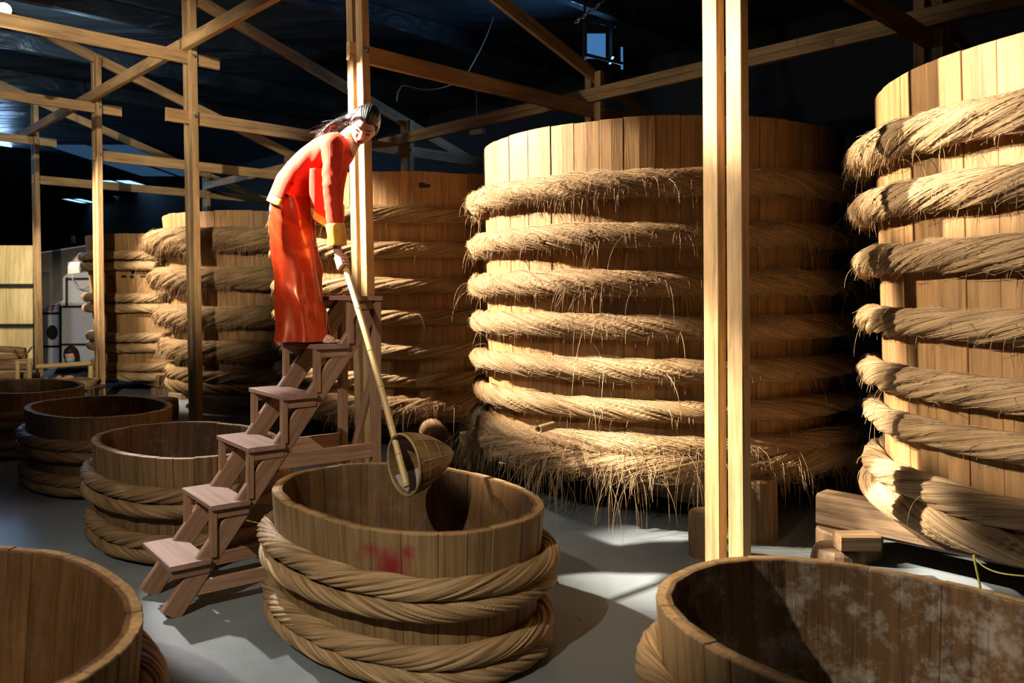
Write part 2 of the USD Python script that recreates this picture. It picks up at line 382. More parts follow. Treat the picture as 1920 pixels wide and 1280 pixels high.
def tube(pts, rad, k=12, caps=True):
    """Round tube along a polyline. Returns (v, f), rest."""
    pts = np.asarray(pts, float)
    n = len(pts)
    rad = np.broadcast_to(rad, n)
    d = np.gradient(pts, axis=0)
    d /= np.linalg.norm(d, axis=1, keepdims=True)
    ref = np.array([0, 0, 1.0]) if abs(d[0, 2]) < 0.9 else np.array([1.0, 0, 0])
    vs, rs, s = [], [], 0.0
    x = np.cross(ref, d[0])
    for i in range(n):
        x = x - np.dot(x, d[i]) * d[i]
        x /= np.linalg.norm(x)
        y = np.cross(d[i], x)
        a = np.linspace(0, 2 * np.pi, k, endpoint=False)
        if i:
            s += np.linalg.norm(pts[i] - pts[i - 1])
        vs.append(pts[i] + rad[i] * (np.cos(a)[:, None] * x + np.sin(a)[:, None] * y))
        rs.append(np.column_stack([rad[i] * np.cos(a), rad[i] * np.sin(a), np.full(k, s)]))
    f = []
    for i in range(n - 1):
        for j in range(k):
            a, b = i * k + j, i * k + (j + 1) % k
            f += [(a, b, b + k), (a, b + k, a + k)]
    v, r = np.vstack(vs), np.vstack(rs)
    if caps:
        c0, c1 = len(v), len(v) + 1
        v = np.vstack([v, pts[:1], pts[-1:]])
        r = np.vstack([r, [[0, 0, 0]], [[0, 0, s]]])
        e = (n - 1) * k
        f += [(c0, (j + 1) % k, j) for j in range(k)] + [(c1, e + j, e + (j + 1) % k) for j in range(k)]
    return (v, np.array(f)), r + RNG.uniform(0, 20, 3)


def tpart(parent, name, pts, rad, material, k=12, **kw):
    vf, rest = tube(pts, rad, k)
    return part(parent, name, vf, material, smooth=True, rest=rest, **kw)


def spline(pts, n):
    from scipy.interpolate import CubicSpline
    pts = np.asarray(pts, float)
    t = np.concatenate([[0], np.cumsum(np.linalg.norm(np.diff(pts, axis=0), axis=1))])
    return CubicSpline(t, pts)(np.linspace(0, t[-1], n))


def grid_faces(n, m, wrap=False):
    f = []
    for i in range(n - 1):
        for j in range(m if wrap else m - 1):
            a, b = i * m + j, i * m + (j + 1) % m
            f.append((a, b, b + m, a + m))
    return np.array(f)


def shell(P, thick):
    """Closed thin sheet from an n x m grid of points, given a thickness along its normals."""
    n, m = P.shape[:2]
    du, dv = np.gradient(P, axis=0), np.gradient(P, axis=1)
    N = np.cross(dv, du)
    N /= np.maximum(np.linalg.norm(N, axis=2, keepdims=True), 1e-9)
    a, b = (P + N * thick / 2).reshape(-1, 3), (P - N * thick / 2).reshape(-1, 3)
    g = grid_faces(n, m)
    k = n * m
    f = [tuple(q) for q in g[:, ::-1]] + [tuple(q + k) for q in g]
    rim = [i for i in range(m)] + [i * m + m - 1 for i in range(1, n)] + [(n - 1) * m + j for j in range(m - 2, -1, -1)] + [i * m for i in range(n - 2, 0, -1)]
    for i in range(len(rim)):
        p, q = rim[i], rim[(i + 1) % len(rim)]
        f.append((p, q, q + k, p + k))
    return np.vstack([a, b]), np.array(f)


# ------------------------------------------------------------------ the setting
U, N2 = np.array([-0.697, 0.717]), np.array([0.717, 0.697])   # along the rows of vats, and across them
U /= np.linalg.norm(U)
N2 = np.array([U[1], -U[0]])


def un(u, n, z=0.0):
    q = U * u + N2 * n
    return np.array([q[0], q[1], z])


CEIL, WALLN = 5.9, 12.0
corners = [(-24.0, (WALLN - N2[0] * -24.0) / N2[1]), (9.0, (WALLN - N2[0] * 9.0) / N2[1]), (9.0, -4.0), (-24.0, -4.0)]


def slab(z0, z1):
    v = np.array([(x, y, z) for z in (z0, z1) for x, y in corners])
    f = [(0, 1, 2), (0, 2, 3), (4, 6, 5), (4, 7, 6)]
    for i in range(4):
        j = (i + 1) % 4
        f += [(i, 4 + i, 4 + j), (i, 4 + j, j)]
    return v, np.array(f)


def struct(name, vf, m, rest=None):
    return lone(name, None, None, vf, m, kind="structure", rest=rest)


struct("floor", slab(-0.1, 0.0), "floor")
struct("ceiling", slab(CEIL, CEIL + 0.1), "ceiling")
for name, i in (("wall_back", 0), ("wall_right", 1), ("wall_front", 2), ("wall_left", 3)):
    p, q = np.array(corners[i]), np.array(corners[(i + 1) % 4])
    d = (q - p) / np.linalg.norm(q - p)
    o = np.array([-d[1], d[0]])
    vf, rest = board([*(p + o * 0.06), CEIL / 2], [*(q + o * 0.06), CEIL / 2], 0.12, CEIL)
    struct(name, vf, "wall")

# ------------------------------------------------------------------ rings: vats and tubs


class Ring:
    """A closed outline (counter-clockwise) by arc length, with outward normals."""

    def __init__(self, centre, a, b, ang, power=2.0, n=720):
        t = np.linspace(0, 2 * np.pi, n + 1) + ang * 0
        c, s = np.cos(t), np.sin(t)
        x, y = a * np.sign(c) * np.abs(c) ** (2 / power), b * np.sign(s) * np.abs(s) ** (2 / power)
        ca, sa = math.cos(ang), math.sin(ang)
        self.p = np.column_stack([centre[0] + ca * x - sa * y, centre[1] + sa * x + ca * y])
        seg = np.linalg.norm(np.diff(self.p, axis=0), axis=1)
        self.s = np.concatenate([[0], np.cumsum(seg)])
        self.L = self.s[-1]
        d = np.gradient(self.p, axis=0)
        d[0] = d[-1] = self.p[1] - self.p[-2]
        nn = np.column_stack([d[:, 1], -d[:, 0]])
        self.n = nn / np.linalg.norm(nn, axis=1, keepdims=True)

    def at(self, s):
        s = np.mod(s, self.L)
        P = np.column_stack([np.interp(s, self.s, self.p[:, i]) for i in (0, 1)])
        Q = np.column_stack([np.interp(s, self.s, self.n[:, i]) for i in (0, 1)])
        return P, Q / np.linalg.norm(Q, axis=1, keepdims=True)

    def seam(self):
        """Arc length of the point that faces farthest from the camera."""
        c = self.p.mean(0)
        return self.s[np.argmax((self.p - c) @ (c / np.linalg.norm(c)))]


def stave(ring, s0, s1, th, z0, z1, taper, gap=0.0008, proud=0.0):
    """One upright plank of a vat: outside face with eased edges, softened top edge, tapering towards the bottom."""
    ch = 0.0035
    sa = np.array([s0 + gap, s0 + gap + ch, (s0 + s1) / 2, s1 - gap - ch, s1 - gap])
    oa = np.array([-ch, 0, 0.002, 0, -ch])
    si, oi = np.array([s1 - gap, s0 + gap]), np.array([-th, -th])
    s, o = np.concatenate([sa, si]), np.concatenate([oa, oi]) + proud
    P, Nn = ring.at(s)
    lev = [(z0, 0.0), (z1 - 0.004, 0.0), (z1, 0.003)]
    V, R = [], []
    off = RNG.uniform(0, 40, 3) * [1, 0, 1]
    for z, ins in lev:
        sh = -taper * (1 - (z - z0) / (z1 - z0))
        oo = o + sh
        oo = np.where(o > -th / 2, oo - ins, oo + ins * 0.6)
        xy = P + Nn * oo[:, None]
        V.append(np.column_stack([xy, np.full(7, z)]))
        R.append(np.column_stack([s, np.where(o > -th / 2, 0, -th), np.full(7, z)]) + off)
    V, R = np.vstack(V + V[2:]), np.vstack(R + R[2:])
    f = []
    for k in range(2):
        for i in range(7):
            j = (i + 1) % 7
            f += [(k * 7 + i, k * 7 + j, k * 7 + 7 + j), (k * 7 + i, k * 7 + 7 + j, k * 7 + 7 + i)]
    for a, b, c in ((0, 1, 6), (1, 2, 6), (2, 5, 6), (2, 3, 5), (3, 4, 5)):
        f += [(21 + a, 21 + b, 21 + c), (a, c, b)]
    return (V, np.array(f)), R


def rope(ring, z, r0, off, twist, seed, lobes=9, amp=0.10, rough=0.16, n=380, k=42, sag=0.012, squash=1.0):
    """A twisted rope laid round a ring. off: how far its axis stands off the ring's outline. Returns (v, f), rest, and a sampler."""
    turns = round(twist * ring.L / (2 * np.pi))
    tw = turns * 2 * np.pi / ring.L
    start = ring.seam()
    w = np.linspace(-1, 1, n)
    s = start + ring.L * (0.5 + 0.5 * (0.55 * w + 0.45 * w**3) / 1.0)   # denser where it faces the camera
    ph = np.linspace(0, 2 * np.pi, k, endpoint=False)

    def axis(s):
        P, Q = ring.at(s)
        dz = sag * (meshkit.noise(np.column_stack([P * 1.1, np.full(len(s), seed * 3.1)]), seed) - 0.5) * 2
        return P + Q * off, Q, z + dz

    def radius(s, phi):
        th = phi - tw * s
        c = np.stack([np.cos(th) * 1.0, np.sin(th) * 1.0, np.zeros_like(th)], -1)
        wp = th + 0.25 * np.sin(2 * th + seed) + 0.18 * np.sin(3 * th + 2.1 * seed) + 0.35 * (meshkit.noise(np.stack([np.cos(th) * 2, np.sin(th) * 2, s * 2.4], -1) + seed, seed) - 0.5)
        cell = lobes * wp / (2 * np.pi)
        fr_, idx = cell - np.floor(cell), np.mod(np.floor(cell), lobes)
        lob = np.sqrt(np.clip(1 - (2 * fr_ - 1) ** 2, 0, 1))
        lob = lob * (0.55 + 0.9 * meshkit.noise(np.stack([idx * 7.3, np.full_like(s, seed), s * 2.6], -1), seed + 1)) + 0.25 * (meshkit.noise(np.stack([idx * 3.1 + 40, np.full_like(s, seed), s * 1.4], -1), seed + 2) - 0.5)
        big = meshkit.fbm(np.stack([np.cos(th) * 1.6, np.sin(th) * 1.6, s * 2.2], -1) + seed * 5.3, 3, seed)
        fine = meshkit.noise(np.stack([np.cos(th) * 9, np.sin(th) * 9, s * 3.0], -1) + seed, seed + 3)
        return r0 * (1 - amp * (1 - lob) * 1.6 + rough * (big - 0.5) * 2 + rough * 0.5 * (fine - 0.5))

    S, PH = np.meshgrid(s, ph, indexing="ij")
    Rr = radius(S, PH)
    A, Q, Z = axis(s)
    xy = A[:, None, :] + Q[:, None, :] * (Rr * np.cos(PH) * squash)[..., None]
    V = np.concatenate([xy, (Z[:, None] + Rr * np.sin(PH))[..., None]], -1).reshape(-1, 3)
    TH = PH - tw * S
    rest = np.stack([r0 * np.cos(TH), r0 * np.sin(TH), S], -1).reshape(-1, 3) + seed * 1.7

    def point(s, phi, lift):
        A, Q, Z = axis(s)
        r = radius(s, phi) + lift
        return np.column_stack([A + Q * (r * np.cos(phi) * squash)[:, None], Z + r * np.sin(phi)]), Q

    return (V, grid_faces(n, k, True)), rest, (point, tw, r0)


def straws(ring, sampler, count, rng, hang=0.5, length=(0.06, 0.3), flare=0.035, hang_len=(0.05, 0.22), facing=-0.35):
    """Loose fibres: some lie along the twist and lift at the end, some stick out and hang."""
    point, tw, r0 = sampler
    s = rng.uniform(0, ring.L, count * 3)
    P, Q = ring.at(s)
    s = s[(P * Q).sum(1) / np.linalg.norm(P, axis=1) < -facing * 1.0][:count]
    n = len(s)
    m = int(n * (1 - hang))
    K = 6
    u = np.linspace(0, 1, K)
    out = []
    # along the twist
    phi0 = rng.uniform(-np.pi, np.pi, m) * 0.62
    L = rng.uniform(*length, m) * rng.choice([-1, 1], m)
    fl = rng.uniform(0, flare, m) * rng.uniform(0, 1, m)
    wob = rng.normal(0, 0.25, m)
    for k in range(K):
        ss = s[:m] + L * u[k]
        p, _ = point(ss, phi0 + tw * L * u[k] * 1.0 + wob * u[k] ** 2, 0.002 + fl * u[k] ** 2)
        p[:, 2] -= 0.5 * fl * u[k] ** 3
        out.append(p)
    A = np.stack(out, 1)
    # sticking out and hanging down
    h = n - m
    s2 = s[m:]
    clump = np.clip(meshkit.noise(np.column_stack([s2 * 6, np.zeros(h), np.zeros(h)]) + 5 + r0 * 70, 11) * 1.5 - 0.35, 0, 1)
    phi = rng.uniform(-2.2, 0.5, h)
    base, Q = point(s2, phi, -0.004)
    tang = np.column_stack([-Q[:, 1], Q[:, 0]])
    HL = rng.uniform(0.02, 0.06, h) + clump**2 * rng.exponential(0.5, h).clip(0, 1.6) * hang_len[1]
    HL += (rng.uniform(0, 1, h) < 0.05) * rng.uniform(0.08, 0.30, h)       # a few long stragglers
    side = rng.normal(0, 0.45, h)
    d0 = np.column_stack([Q * np.cos(phi)[:, None] * 0.8 + tang * side[:, None], np.sin(phi) * 0.5 + rng.normal(0, 0.25, h)])
    d0 /= np.linalg.norm(d0, axis=1, keepdims=True)
    p = base.copy()
    out = [p.copy()]
    for k in range(1, K):
        d = d0 * (1 - 0.8 * u[k]) + np.array([0, 0, -1.0]) * (0.25 + 1.3 * u[k])
        d /= np.linalg.norm(d, axis=1, keepdims=True)
        p = p + d * (HL / (K - 1))[:, None]
        out.append(p.copy())
    B = np.stack(out, 1)
    return np.concatenate([A, B], 0)


def cuts(L, n, rng, jitter=0.25):
    w = 1 + rng.uniform(-jitter, jitter, n)
    return np.concatenate([[0], np.cumsum(w)]) / w.sum() * L


RV = 1.48
VATN = 5.64


def vat(label, u, ztop, zbot, rbot, ropes, seed, group="tall straw-bound vats", hoop="straw_rope", hair="straw", n=44, r=RV, stamps=()):
    """ropes: (z, radius, twist, straws, hang share, flare)"""
    rng = np.random.default_rng(seed)
    c = un(u, VATN)
    t = thing("wooden_vat", label, "vat", (c[0], c[1], zbot), group)
    ring = Ring(c[:2], r, r, 0.0)
    cs = cuts(ring.L, n, rng)
    for i in range(n):
        vf, rest = stave(ring, cs[i], cs[i + 1], 0.06, zbot, ztop + rng.uniform(-0.006, 0.006), r - rbot, proud=rng.uniform(-0.004, 0.004))
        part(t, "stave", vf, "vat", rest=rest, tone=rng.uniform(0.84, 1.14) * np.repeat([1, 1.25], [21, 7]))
    disc = trimesh.creation.cylinder(radius=rbot - 0.05, height=0.05, sections=48)
    disc.apply_translation([c[0], c[1], zbot + 0.06])
    part(t, "bottom_board", disc, "sleeper")
    for i, (z, rr, tw, cnt, hang, fl) in enumerate(ropes):
        sh = -(r - rbot) * (1 - (z - zbot) / (ztop - zbot))
        rough = 0.10 + 0.14 * min(1, cnt / 1500)
        vf, rest, sam = rope(ring, z, rr, sh + rr * 0.86, tw, seed + i, rough=0.30 if rr >= 0.12 else rough, lobes=8 if cnt < 1000 else 11, amp=0.13 if cnt >= 1000 else 0.19)
        h = part(t, "rope_hoop", vf, hoop, smooth=True, rest=rest)
        if cnt:
            pts = straws(ring, sam, cnt, rng, hang, flare=fl, length=(0.08, 0.4), hang_len=(0.05, 0.12 + fl * 3.0))
            curves(h, "loose_straw", pts, rng.uniform(0.002, 0.0045, len(pts)), hair)
    for x, z in stamps:                                       # faint dark stamp marks on the staves
        k = (x - 960) / 1500
        dx = np.array([k, 1.0]) / math.hypot(k, 1)
        rs = r - (r - rbot) * (1 - (z - zbot) / (ztop - zbot)) + 0.006
        b_ = float(dx @ c[:2])
        q = dx * (b_ - math.sqrt(max(0, rs * rs - (c[0] ** 2 + c[1] ** 2 - b_ * b_))))
        nn = (q - c[:2]) / rs
        tn = np.array([-nn[1], nn[0], 0]) * rng.uniform(.03, .055)
        q3 = np.array([q[0], q[1], z])
        bpart(t, "ink_stamp", q3 - tn, q3 + tn, 0.004, rng.uniform(.03, .05), "black", ch=.001)
    return t, ring


UA = 4.04
UA = float(np.dot(U, (1.22, 6.8)))
SP = 3.4
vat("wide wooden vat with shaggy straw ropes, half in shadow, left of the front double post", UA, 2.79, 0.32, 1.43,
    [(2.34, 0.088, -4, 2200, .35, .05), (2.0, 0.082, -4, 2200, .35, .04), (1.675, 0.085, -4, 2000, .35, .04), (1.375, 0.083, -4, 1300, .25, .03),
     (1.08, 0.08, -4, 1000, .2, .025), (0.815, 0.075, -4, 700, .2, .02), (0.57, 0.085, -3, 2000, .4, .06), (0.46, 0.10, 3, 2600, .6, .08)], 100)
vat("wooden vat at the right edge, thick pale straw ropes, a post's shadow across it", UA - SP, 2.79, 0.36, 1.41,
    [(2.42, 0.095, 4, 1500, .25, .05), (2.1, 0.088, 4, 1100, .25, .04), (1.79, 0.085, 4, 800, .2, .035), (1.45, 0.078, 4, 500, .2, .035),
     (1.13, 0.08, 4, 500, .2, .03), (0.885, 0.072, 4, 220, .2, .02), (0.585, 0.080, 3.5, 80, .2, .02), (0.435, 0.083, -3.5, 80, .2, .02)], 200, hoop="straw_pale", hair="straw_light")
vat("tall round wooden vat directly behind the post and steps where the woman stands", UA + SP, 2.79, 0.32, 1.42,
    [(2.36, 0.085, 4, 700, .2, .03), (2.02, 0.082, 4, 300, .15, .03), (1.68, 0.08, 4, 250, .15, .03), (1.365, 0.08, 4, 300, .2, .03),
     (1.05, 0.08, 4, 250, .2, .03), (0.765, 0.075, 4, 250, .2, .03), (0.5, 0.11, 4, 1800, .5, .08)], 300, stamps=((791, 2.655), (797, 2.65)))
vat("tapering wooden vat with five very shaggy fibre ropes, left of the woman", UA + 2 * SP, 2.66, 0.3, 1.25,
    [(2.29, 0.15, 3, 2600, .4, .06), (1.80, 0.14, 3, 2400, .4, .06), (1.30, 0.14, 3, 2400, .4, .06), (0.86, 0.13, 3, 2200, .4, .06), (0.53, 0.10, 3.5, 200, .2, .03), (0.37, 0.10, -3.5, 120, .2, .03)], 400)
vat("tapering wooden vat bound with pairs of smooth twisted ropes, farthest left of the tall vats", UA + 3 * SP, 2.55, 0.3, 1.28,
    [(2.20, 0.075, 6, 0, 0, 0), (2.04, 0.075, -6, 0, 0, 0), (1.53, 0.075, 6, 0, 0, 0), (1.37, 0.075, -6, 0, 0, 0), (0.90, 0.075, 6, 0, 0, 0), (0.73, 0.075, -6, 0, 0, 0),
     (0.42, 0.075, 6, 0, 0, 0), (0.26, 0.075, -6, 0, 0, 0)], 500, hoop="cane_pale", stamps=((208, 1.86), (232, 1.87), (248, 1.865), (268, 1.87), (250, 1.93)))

TUB_H = 0.64


def tub(label, centre, seed, material="tub", hoop="cane_rope", a=0.765, b=0.525, group="low oval tubs on the floor", turn=0.0):
    rng = np.random.default_rng(seed)
    t = thing("oval_tub", label, "tub", (*centre, 0), group)
    n_, k_ = (460, 64) if centre[1] < 4.5 else (320, 40)
    ring = Ring(centre, a, b, math.atan2(U[1], U[0]) + turn, 2.25)
    n = 30
    cs = cuts(ring.L, n, rng, 0.3)
    for i in range(n):
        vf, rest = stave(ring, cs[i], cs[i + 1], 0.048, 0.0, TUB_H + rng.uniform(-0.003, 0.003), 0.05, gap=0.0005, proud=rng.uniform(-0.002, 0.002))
        part(t, "stave", vf, material, rest=rest, tone=rng.uniform(0.86, 1.12) * np.repeat([1, 1.7], [21, 7]))   # pale sawn rim, with light from above painted into its tone
    P, Q = ring.at(np.linspace(0, ring.L, 72, endpoint=False))
    xy = P - Q * 0.09
    v = np.vstack([np.column_stack([xy, np.full(72, z)]) for z in (0.05, 0.09)] + [[[*centre, 0.05], [*centre, 0.09]]])
    f = [(144, (i + 1) % 72, i) for i in range(72)] + [(145, 72 + i, 72 + (i + 1) % 72) for i in range(72)]
    f += [(i, (i + 1) % 72, 72 + (i + 1) % 72) for i in range(72)] + [(i, 72 + (i + 1) % 72, 72 + i) for i in range(72)]
    part(t, "bottom_board", (v, np.array(f)), "sleeper")
    for zc in (0.385, 0.105):
        for d, tw in ((0.043, 8.0), (-0.043, -8.0)):
            z = zc + d
            sh = -0.05 * (1 - z / TUB_H)
            vf, rest, sam = rope(ring, z, 0.047, sh + 0.040, tw, seed + int(100 * z), lobes=9, amp=0.17, rough=0.10, n=n_, k=k_, sag=0.012)
            h = part(t, "braided_hoop", vf, hoop, smooth=True, rest=rest)
    return t, ring


HERO = (-0.53, 3.875)
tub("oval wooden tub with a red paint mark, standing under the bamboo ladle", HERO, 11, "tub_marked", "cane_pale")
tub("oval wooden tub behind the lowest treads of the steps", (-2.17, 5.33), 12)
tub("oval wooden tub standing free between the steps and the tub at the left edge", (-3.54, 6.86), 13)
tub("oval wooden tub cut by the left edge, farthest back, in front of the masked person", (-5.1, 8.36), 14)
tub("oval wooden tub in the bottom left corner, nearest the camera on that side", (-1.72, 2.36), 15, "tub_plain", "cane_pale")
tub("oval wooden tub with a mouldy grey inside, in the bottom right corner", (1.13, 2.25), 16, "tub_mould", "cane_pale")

# ------------------------------------------------------------------ vat supports
SL = [("the half-shadowed vat", UA), ("the right-hand vat", UA - SP), ("the vat behind the steps", UA + SP), ("the very shaggy vat", UA + 2 * SP), ("the farthest left vat", UA + 3 * SP)]
for i, (lab, uu) in enumerate(SL):
    zb = (0.32, 0.36, 0.32, 0.3, 0.3)[i]
    for dn, side in ((-0.74, "front"), (0.74, "rear")):
        p0, p1 = un(uu + 1.62, VATN + dn, zb - 0.1), un(uu - 1.38, VATN + dn, zb - 0.1)
        vf, rest = board(p0, p1, 0.18, 0.2, ch=0.02)
        lone("sleeper_beam", f"heavy {side} sleeper beam under " + lab, "beam", vf, "sleeper", rest=rest, group="sleeper beams under the vats", tone=0.8)
        for e in (1.45, -1.2):
            q = un(uu + e, VATN + dn, 0)
            h = zb - 0.2
            rr = 0.19
            prof = [(0, 0), (rr * 1.02, 0), (rr, 0.02), (rr * 0.97, h - 0.015), (rr * 0.93, h), (0, h)]
            cyl = trimesh.creation.revolve(np.array(prof), sections=20)
            v = np.array(cyl.vertices)
            v[:, :2] *= (1 + 0.12 * (meshkit.noise(v * [9, 9, 3] + i + e, 4)[:, None] - 0.5))
            lone("log_stump", f"log stump, {'left' if e > 0 else 'right'} end, {side} sleeper beam under " + lab, "stump", (v + q, cyl.faces), "sleeper",
                 rest=v + RNG.uniform(0, 20, 3), group="stumps under the vats", tone=0.8)
# tall stumps and blocks in view
for lab, p, r, h in (("tall bark-covered stump left of the double post base", at(1322, 550, 4.9), 0.10, 0.27), ("tall bark-covered stump just right of the double post base", at(1420, 550, 5.25), 0.13, 0.40),
                     ("thick pale stump behind the third tub, below the shaggy vat", at(303, 550, 10.2), 0.2, 0.26), ("squared stump under the left side of the half-shadowed vat", at(905, 550, 6.75), 0.13, 0.30),
                     ("tall bark-covered stump under the right-hand vat's projecting beam", at(1572, 550, 4.55), 0.14, 0.16)):
    cyl = trimesh.creation.revolve(np.array([(0, 0), (r, 0), (r * 1.02, h * .5), (r * .96, h - .02), (r * .9, h), (0, h)]), sections=18)
    v = np.array(cyl.vertices)
    v[:, :2] *= (1 + 0.2 * (meshkit.noise(v * [12, 12, 3] + r * 50, 9)[:, None] - 0.5))
    lone("tree_stump", lab, "stump", (v + [p[0], p[1], 0], cyl.faces), "sleeper", rest=v + RNG.uniform(0, 20, 3), tone=0.85)
for lab, p, w, d, h in (("short wooden block on the stump under the right-hand vat", at(1602, 1010, 4.5), 0.22, 0.12, 0.09),):
    vf, rest = board(p - [w / 2, 0.03, 0], p + [w / 2, -0.03, 0], d, h, ch=0.012)
    lone("wedge_block", lab, "block", vf, "sleeper", rest=rest, tone=1.0)
# hollow log seen end-on behind the ladle
hp = at(808, 806, 7.7)
hq = hp + np.array([0.13, -0.5, -0.02])
vf, rest = tube([hp, hq], 0.12, 20, False)
vi, _ = tube([hq, hp], 0.085, 20, False)
ring_f = [(20 + j, 20 + (j + 1) % 20, 40 + (j + 1) % 20) for j in range(20)] + [(20 + j, 40 + (j + 1) % 20, 40 + j) for j in range(20)]
v2 = np.vstack([vf[0], vi[0][::1]])
ang = np.linspace(0, 2 * np.pi, 20, endpoint=False)
lone("hollow_log", "hollow log lying under the vat behind the ladle, open end forward", "log", (v2, np.vstack([vf[1], vi[1] + 40, ring_f])), "sleeper", rest=np.vstack([rest, rest]), tone=1.9)
# bamboo tube stuck in the straw of the half-shadowed vat
bp0, bp1 = at(1009, 805, 5.28), at(1037, 797, 5.42)
bt = thing("bamboo_tube", "short open bamboo tube stuck into the lowest straw rope of the half-shadowed vat", "bamboo tube", bp0)
vo, ro = tube([bp0, bp1], 0.027, 16, False)
vi2, _ = tube([bp0 + (bp1 - bp0) * .02, bp1], 0.019, 16, False)
rf = [(j, 32 + j, 32 + (j + 1) % 16) for j in range(16)] + [(j, 32 + (j + 1) % 16, (j + 1) % 16) for j in range(16)]
part(bt, "tube_wall", (np.vstack([vo[0], vi2[0]]), np.vstack([vo[1], vi2[1][:, ::-1] + 32, rf])), "sleeper", rest=np.vstack([ro, ro]), tone=2.2)

# ------------------------------------------------------------------ timber frame
PX = [("a", 1365, 1355, 4.2), ("b", 689, 664, 6.66), ("c", 368, 354, 9.12), ("d", 188, 180, 11.58), ("e", 74, 64, 14.05)]
PLAB = ["tall double timber post in front of the two right-hand vats", "tall double timber post right behind the woman", "tall double timber post left of the woman in front of the shaggy vat",
        "tall double timber post in front of the farthest left vat", "tall double timber post at the far left, by the yellow mat screen"]
n3, u3 = np.array([*N2, 0]), np.array([*U, 0])
POST = []


def bolt(parent, p):
    d = -u3
    v1, r1 = tube([p, p + d * 0.012], 0.022, 6)
    v2, r2 = tube([p + d * 0.01, p + d * 0.04], 0.010, 8)
    part(parent, "bolt", join(v1, v2), "steel", rest=np.vstack([r1, r2]), label="steel bolt and nut")


for (k, xb, xt, Y), lab in zip(PX, PLAB):
    base = np.array([(xb - 960) / 1500 * Y, Y, 0.0])
    top = np.array([(xt - 960) / 1500 * Y, Y, 5.0 if k in "cde" else 5.2])
    POST.append((base, top))
    t = thing("timber_post", lab, "post", base, "double timber posts of the front frame row")
    for sgn in (1, -1):
        o = u3 * 0.07 * sgn
        bpart(t, "upright_board", base + o, top + o, 0.09, 0.075, "timber", xdir=u3, ch=0.004)
    for zz in ((3.6, 4.28) if k in "cde" else (3.6,)):
        q = base + (top - base) * (zz / top[2]) - u3 * 0.115
        bolt(t, q)


def onpost(i, z, t=0.0):
    b, tp = POST[i]
    p = b + (tp - b) * (z / tp[2])
    return np.array([p[0], p[1], z]) + n3 * t


WH = ["right-hand double post", "post behind the woman", "post left of the woman", "second post from the left", "leftmost post"]
TB = 3.05
for i in range(5):
    vf, rest = board(onpost(i, 3.6, (-0.12, -0.1, -0.28, -0.06, -0.06)[i]), onpost(i, 3.6, 4.7), 0.048, 0.15, ch=0.004)
    lone("cross_beam", f"timber cross beam running back over the vats from the {WH[i]}", "beam", vf, "timber", rest=rest, group="cross beams over the vats", tone=1.0)
    zt = lambda t: 5.0 - 0.33 * t
    vf, rest = board(onpost(i, zt(-3.2), -3.2) , onpost(i, zt(5.2), 5.2), 0.048, 0.14, ch=0.004)
    lone("rafter", f"sloping timber rafter falling backwards past the {WH[i]}", "rafter", vf, "timber", rest=rest, group="sloping rafters", tone=0.9)
    if i >= 2:
        vf, rest = board(onpost(i, 4.28, 0.34), onpost(i, 4.28, -4.2), 0.048, 0.14, ch=0.004)
        lone("tie_beam", f"high timber tie beam reaching out to the left edge from the {WH[i]}", "beam", vf, "timber", rest=rest, group="high tie beams on the left", tone=0.95)
    b = onpost(i, 3.6, TB) * [1, 1, 0]
    t = thing("rear_post", f"rear double timber post behind the vats, in line with the {WH[i]}", "post", b, "rear double timber posts")
    for sgn in (1, -1):
        bpart(t, "upright_board", b + u3 * 0.068 * sgn, b + u3 * 0.068 * sgn + [0, 0, 4.02], 0.085, 0.075, "timber", xdir=u3, ch=0.004)
    bolt(t, b - u3 * 0.113 + [0, 0, 3.6])
# long rails
p0, p1 = onpost(4, 4.42, -0.1) + u3 * 0.5, onpost(0, 4.42, -0.1) - u3 * 2.0
d = (p1 - p0) / np.linalg.norm(p1 - p0)
t = thing("long_rail", "long timber rail running high along the front posts, scarf-jointed", "beam", p0)
L = np.linalg.norm(p1 - p0)
cutp = [0, 3.9, 8.0, L]
for i in range(3):
    bpart(t, "rail_length", p0 + d * cutp[i], p0 + d * (cutp[i + 1] - 0.006), 0.07, 0.14, "timber", ch=0.004)
rb = onpost(2, 3.755, TB - 0.08)
p0, p1 = rb + u3 * 0.55, onpost(0, 3.755, TB - 0.08) - u3 * 3.0
d = (p1 - p0) / np.linalg.norm(p1 - p0)
L = np.linalg.norm(p1 - p0)
t = thing("rear_rail", "long timber rail above the vats resting on the cross beams, with stepped scarf joints", "beam", p0)
cutp = [0, 2.15, 6.37, L]
for i in range(3):
    a, b = p0 + d * cutp[i], p0 + d * cutp[i + 1]
    bpart(t, "rail_length", a + [0, 0, 0.0375], b - d * 0.005 + [0, 0, 0.0375], 0.07, 0.073, "timber", ch=0.003)
    bpart(t, "rail_length", a + d * (0.32 if i else 0) - [0, 0, 0.0375], b + d * (0.315 if i < 2 else 0) - [0, 0, 0.0375], 0.07, 0.073, "timber", ch=0.003)
p0, p1 = onpost(3, 3.74, TB - 0.08) + u3 * 3.2, onpost(3, 3.74, TB - 0.08) - u3 * 0.9
vf, rest = board(p0, p1, 0.07, 0.14, ch=0.004)
lone("rear_rail", "shorter far timber rail behind the post left of the woman", "beam", vf, "timber", rest=rest)

